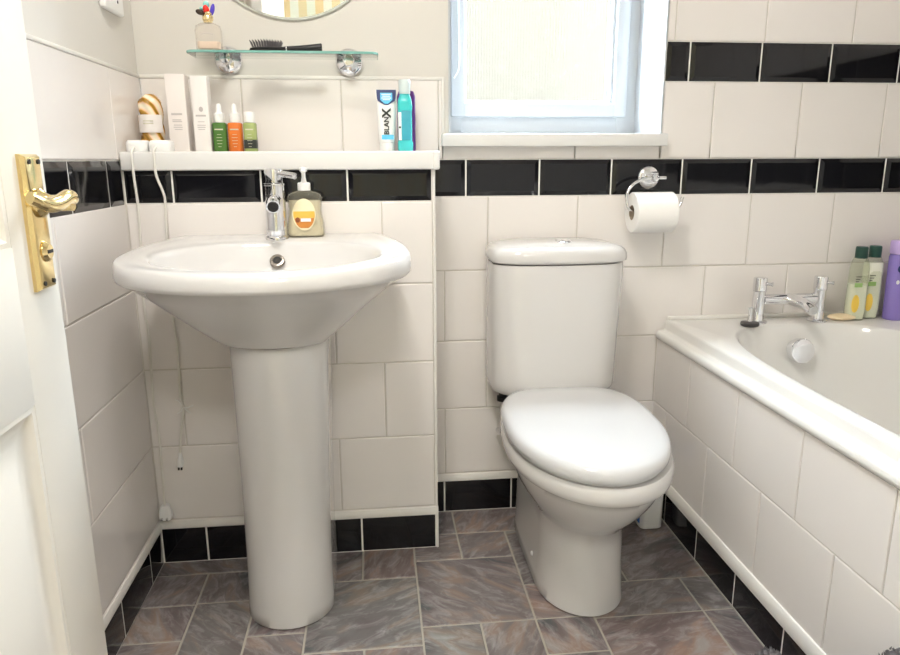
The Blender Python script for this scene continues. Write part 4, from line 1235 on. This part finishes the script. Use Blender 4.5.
# chargers with cables at the left end
def charger(x0, x1, cable, plug, label):
    xc = (x0 + x1) / 2; w = (x1 - x0) / 2
    t = thing('charger', (xc, -.165, LZ), label, 'charger', 'white chargers on the ledge corner')
    bm = bmesh.new()
    loft(bm, [rrect(xc, -.165, w * a, .030 * b, w * .8 * a, LZ + h, 7) for a, b, h in ((.94, .96, 0), (1, 1, .003), (1, 1, .017), (.95, .96, .0225), (.80, .85, .0255))])
    b_ = link('body', bm, M['wplastic'], t, smooth=50)
    bm = bmesh.new()
    p = smooth_path(cable, 8); tube(bm, p, .0031, 10); link('cable', bm, M['cable'], t)
    if plug == 'socket':
        e = p[-1]
        bm = bmesh.new()
        loft(bm, [rrect(e.x, e.y, w_, .011, .007, e.z + h_, 5) for w_, h_ in ((.008, .004), (.012, 0), (.0155, -.016), (.0165, -.030), (.014, -.034))])
        pl = link('plug', bm, M['wplastic'], t, smooth=50)
        for dx in (-.0075, .0055):
            bm = bmesh.new(); lathe(bm, [(.0030, 0), (.0030, .006), (.002, .007)], (e.x + dx, e.y - .0105, e.z - .029), (0, -1, -.2), 12); link('pin', bm, M['chrome_dull'], pl)
    else:
        e = p[-1]; d = (p[-1] - p[-4]).normalized()
        bm = bmesh.new(); lathe(bm, [(.0035, -.002), (.0045, .004), (.0085, .022), (.0085, .032), (.007, .036)], e, d, 16); pl = link('plug', bm, M['wplastic'], t)
        for s_x in (-.0035, .0035):
            bm = bmesh.new(); q = e + d * .035 + Vector((s_x, 0, 0)); tube(bm, [q, q + d * .010], .0022, 8); link('pin', bm, M['dark'], pl)
        bm = bmesh.new()
        tube(bm, smooth_path([(-.754, -.2045, .418), (-.7450, -.2055, .424), (-.7380, -.2070, .4340), (-.727, -.2055, .433), (-.714, -.2045, .4385)], 4), .0017, 6)
        tube(bm, smooth_path([(-.738, -.206, .434), (-.7480, -.2045, .450), (-.756, -.2045, .455)], 4), .0016, 6)
        tube(bm, smooth_path([(-.738, -.206, .434), (-.730, -.2045, .425), (-.7225, -.2045, .418)], 4), .0016, 6)
        link('cable_tie', bm, M['wplastic'], t)
    return t
charger(-.8185, -.7705, [(-.797, -.192, 1.065), (-.7965, -.207, 1.060), (-.796, -.2165, 1.050), (-.796, -.2165, 1.00), (-.7955, -.211, .94), (-.800, -.204, .85), (-.8085, -.202, .72), (-.8050, -.2025, .61), (-.8080, -.2015, .53), (-.8095, -.203, .43), (-.8050, -.203, .36), (-.8065, -.2035, .27), (-.8060, -.2095, .196), (-.8055, -.211, .170)], 'socket',
        'left one of two white chargers, cable down to the corner skirting')
charger(-.7675, -.7165, [(-.7475, -.192, 1.065), (-.7475, -.207, 1.060), (-.7470, -.2165, 1.050), (-.7465, -.2165, 1.005), (-.7360, -.2125, .965), (-.7345, -.2075, .94), (-.7400, -.203, .86), (-.7440, -.202, .70), (-.7400, -.202, .58), (-.7440, -.2025, .47), (-.7380, -.2055, .434), (-.7450, -.203, .40), (-.7540, -.2035, .345), (-.7570, -.205, .312)], 'loose',
        'right one of two white chargers, its loose cable hanging above floor')

# shaver point on the left wall
sw = thing('wall_socket', (XL, -.165, 1.36), 'white socket plate high on the left wall', 'socket')
bm = bmesh.new()
box(bm, XL - .003, XL + .012, -.2235, -.1035, 1.3600, 1.4460, bevel=.005, seg=3); link('plate', bm, M['wplastic'], sw)
bm = bmesh.new()
for yy in (-.145, -.183):
    bm = bmesh.new(); lathe(bm, [(.0035, 0), (.0035, .001)], (XL + .012, yy, 1.385), (1, 0, 0), 12); link('screw', bm, M['gasket'], sw)

# ---------------------------------------------------------------- rumpled bath mat against the bath
bm = bmesh.new()
nx, ny = 46, 46
P0 = Vector((.285, -.845, 0))
rnd = random.Random(3)
ph = [rnd.uniform(0, 6) for _ in range(6)]
def mat_pt(i, j):
    u, v = i / (nx - 1), j / (ny - 1)
    x = .290 + .262 * u + .01 * math.sin(6 * v + ph[0])
    y = -.83 - .42 * v - .02 * math.sin(5 * u + ph[1])
    e = min(1, 6 * u) * min(1, 8 * v) * min(1, 8 * (1 - v))
    z = .022 + .030 * e * (1 + .6 * math.sin(9 * u + 4 * v + ph[2]))
    z += .092 * math.exp(-((u - .58) / .19) ** 2 - ((v - .17) / .16) ** 2)
    z += .234 * math.exp(-((u - 1.0) / .85) ** 2) * math.exp(-((v - .54) / .17) ** 2)
    return Vector((x, y, z))
top = [[bm.verts.new(mat_pt(i, j) + Vector((rnd.uniform(-1, 1), rnd.uniform(-1, 1), rnd.uniform(-1, 1))) * .003) for j in range(ny)] for i in range(nx)]
bot = [[bm.verts.new(Vector((top[i][j].co.x, top[i][j].co.y, max(.001, top[i][j].co.z - .022)))) for j in range(ny)] for i in range(nx)]
for i in range(nx - 1):
    for j in range(ny - 1):
        bm.faces.new((top[i][j], top[i + 1][j], top[i + 1][j + 1], top[i][j + 1]))
        bm.faces.new((bot[i][j], bot[i][j + 1], bot[i + 1][j + 1], bot[i + 1][j]))
for i in range(nx - 1):
    bm.faces.new((top[i][0], bot[i][0], bot[i + 1][0], top[i + 1][0])); bm.faces.new((top[i][-1], top[i + 1][-1], bot[i + 1][-1], bot[i][-1]))
for j in range(ny - 1):
    bm.faces.new((top[0][j], top[0][j + 1], bot[0][j + 1], bot[0][j])); bm.faces.new((top[-1][j], bot[-1][j], bot[-1][j + 1], top[-1][j + 1]))
bm.normal_update()
tufts = []
for i in range(nx - 1):
    for j in range(ny):
        for q in range(4):
            tufts.append((top[i][j].co + Vector((rnd.uniform(-.003, .003), rnd.uniform(-.004, .004), 0)), Vector((rnd.uniform(-.5, .3), rnd.uniform(-.5, .5), 1)).normalized() * rnd.uniform(.003, .0065)))
for p, d in tufts:
    if p.x > .552: continue
    a = bm.verts.new(p + Vector((.0016, 0, -.001))); b = bm.verts.new(p + Vector((-.001, .0014, -.001))); c = bm.verts.new(p + Vector((-.001, -.0014, -.001))); t = bm.verts.new(p + d)
    bm.faces.new((a, b, t)); bm.faces.new((b, c, t)); bm.faces.new((c, a, t))
mt_ = link('bath_mat', bm, M['shag'], smooth=0, recalc=False)
tag(mt_, 'rumpled dark grey shaggy bath mat bunched against the bath side', 'bath mat')

# ---------------------------------------------------------------- outside the window
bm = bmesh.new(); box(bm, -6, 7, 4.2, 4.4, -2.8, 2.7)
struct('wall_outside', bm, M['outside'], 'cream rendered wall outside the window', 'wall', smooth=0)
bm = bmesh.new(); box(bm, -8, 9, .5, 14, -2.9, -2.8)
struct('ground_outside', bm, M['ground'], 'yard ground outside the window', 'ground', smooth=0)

# ---------------------------------------------------------------- bathroom ceiling lamp, added hallway fill lamp (both out of frame) and light
def lamp_thing(x, y, label, power, size, color):
    t = thing('ceiling_lamp', (x, y, ZC), label, 'lamp')
    bm = bmesh.new(); lathe(bm, [(.17, 0), (.17, -.02), (.155, -.03)], (x, y, ZC), n=40); link('base', bm, M['wplastic'], t)
    bm = bmesh.new(); lathe(bm, [(.150, -.028), (.145, -.05), (.11, -.072), (.05, -.083), (.005, -.085)], (x, y, ZC), n=40); link('diffuser', bm, M['lamp'], t)
    L = bpy.data.lights.new('lamp_light', 'AREA'); L.shape = 'DISK'; L.size = size; L.energy = power; L.color = color
    o = bpy.data.objects.new('lamp_light', L); COL.objects.link(o); o.location = (x, y, ZC - .095)
lamp_thing(-.36, -1.20, 'round white bathroom ceiling lamp', 15., .34, (1., .955, .89))
lamp_thing(-.1, -2.6, 'unseen hallway lamp added as frontal fill', 13., .40, (1., .97, .93))  # added out of view, fills the room with light from the front

w = bpy.data.worlds.new('sky'); scene.world = w; w.use_nodes = True
nt = w.node_tree
bg = nt.nodes['Background']
bg.inputs['Color'].default_value = (.75, .875, 1., 1)
bg.inputs['Strength'].default_value = 34.0
# daylight coming in through the window opening
L = bpy.data.lights.new('window_portal', 'AREA'); L.shape = 'RECTANGLE'; L.size = .50; L.size_y = .95
L.cycles.is_portal = True
o = bpy.data.objects.new('window_portal', L); COL.objects.link(o); o.location = (.247, .30, 1.61); o.rotation_euler = (-PI / 2, 0, 0)

# ---------------------------------------------------------------- camera
cam = bpy.data.cameras.new('camera'); co = bpy.data.objects.new('camera', cam); COL.objects.link(co)
cam.sensor_fit = 'HORIZONTAL'; cam.sensor_width = 36.; cam.lens = 707.9949 * 36. / 900.
cam.clip_start = .01
co.location = (-.2497, -1.945, 1.0341)
yw, pt, rl = math.radians(6.0116), math.radians(13.3108), math.radians(-.2199)
fw = Vector((math.sin(yw) * math.cos(pt), math.cos(yw) * math.cos(pt), -math.sin(pt)))
rt = Vector((math.cos(yw), -math.sin(yw), 0)); up = rt.cross(fw)
r2 = rt * math.cos(rl) + up * math.sin(rl); u2 = -rt * math.sin(rl) + up * math.cos(rl)
co.rotation_euler = Matrix((r2, u2, -fw)).transposed().to_euler()
scene.camera = co

vs = scene.view_settings
scene.display_settings.display_device = 'sRGB'
vs.view_transform = 'Standard'; vs.look = 'None'; vs.exposure = .46; vs.gamma = 1.; vs.use_curve_mapping = False
cy = scene.cycles
cy.use_denoising = True; cy.max_bounces = 10; cy.diffuse_bounces = 6; cy.glossy_bounces = 5; cy.transmission_bounces = 8; cy.transparent_max_bounces = 12
cy.sample_clamp_indirect = 12.
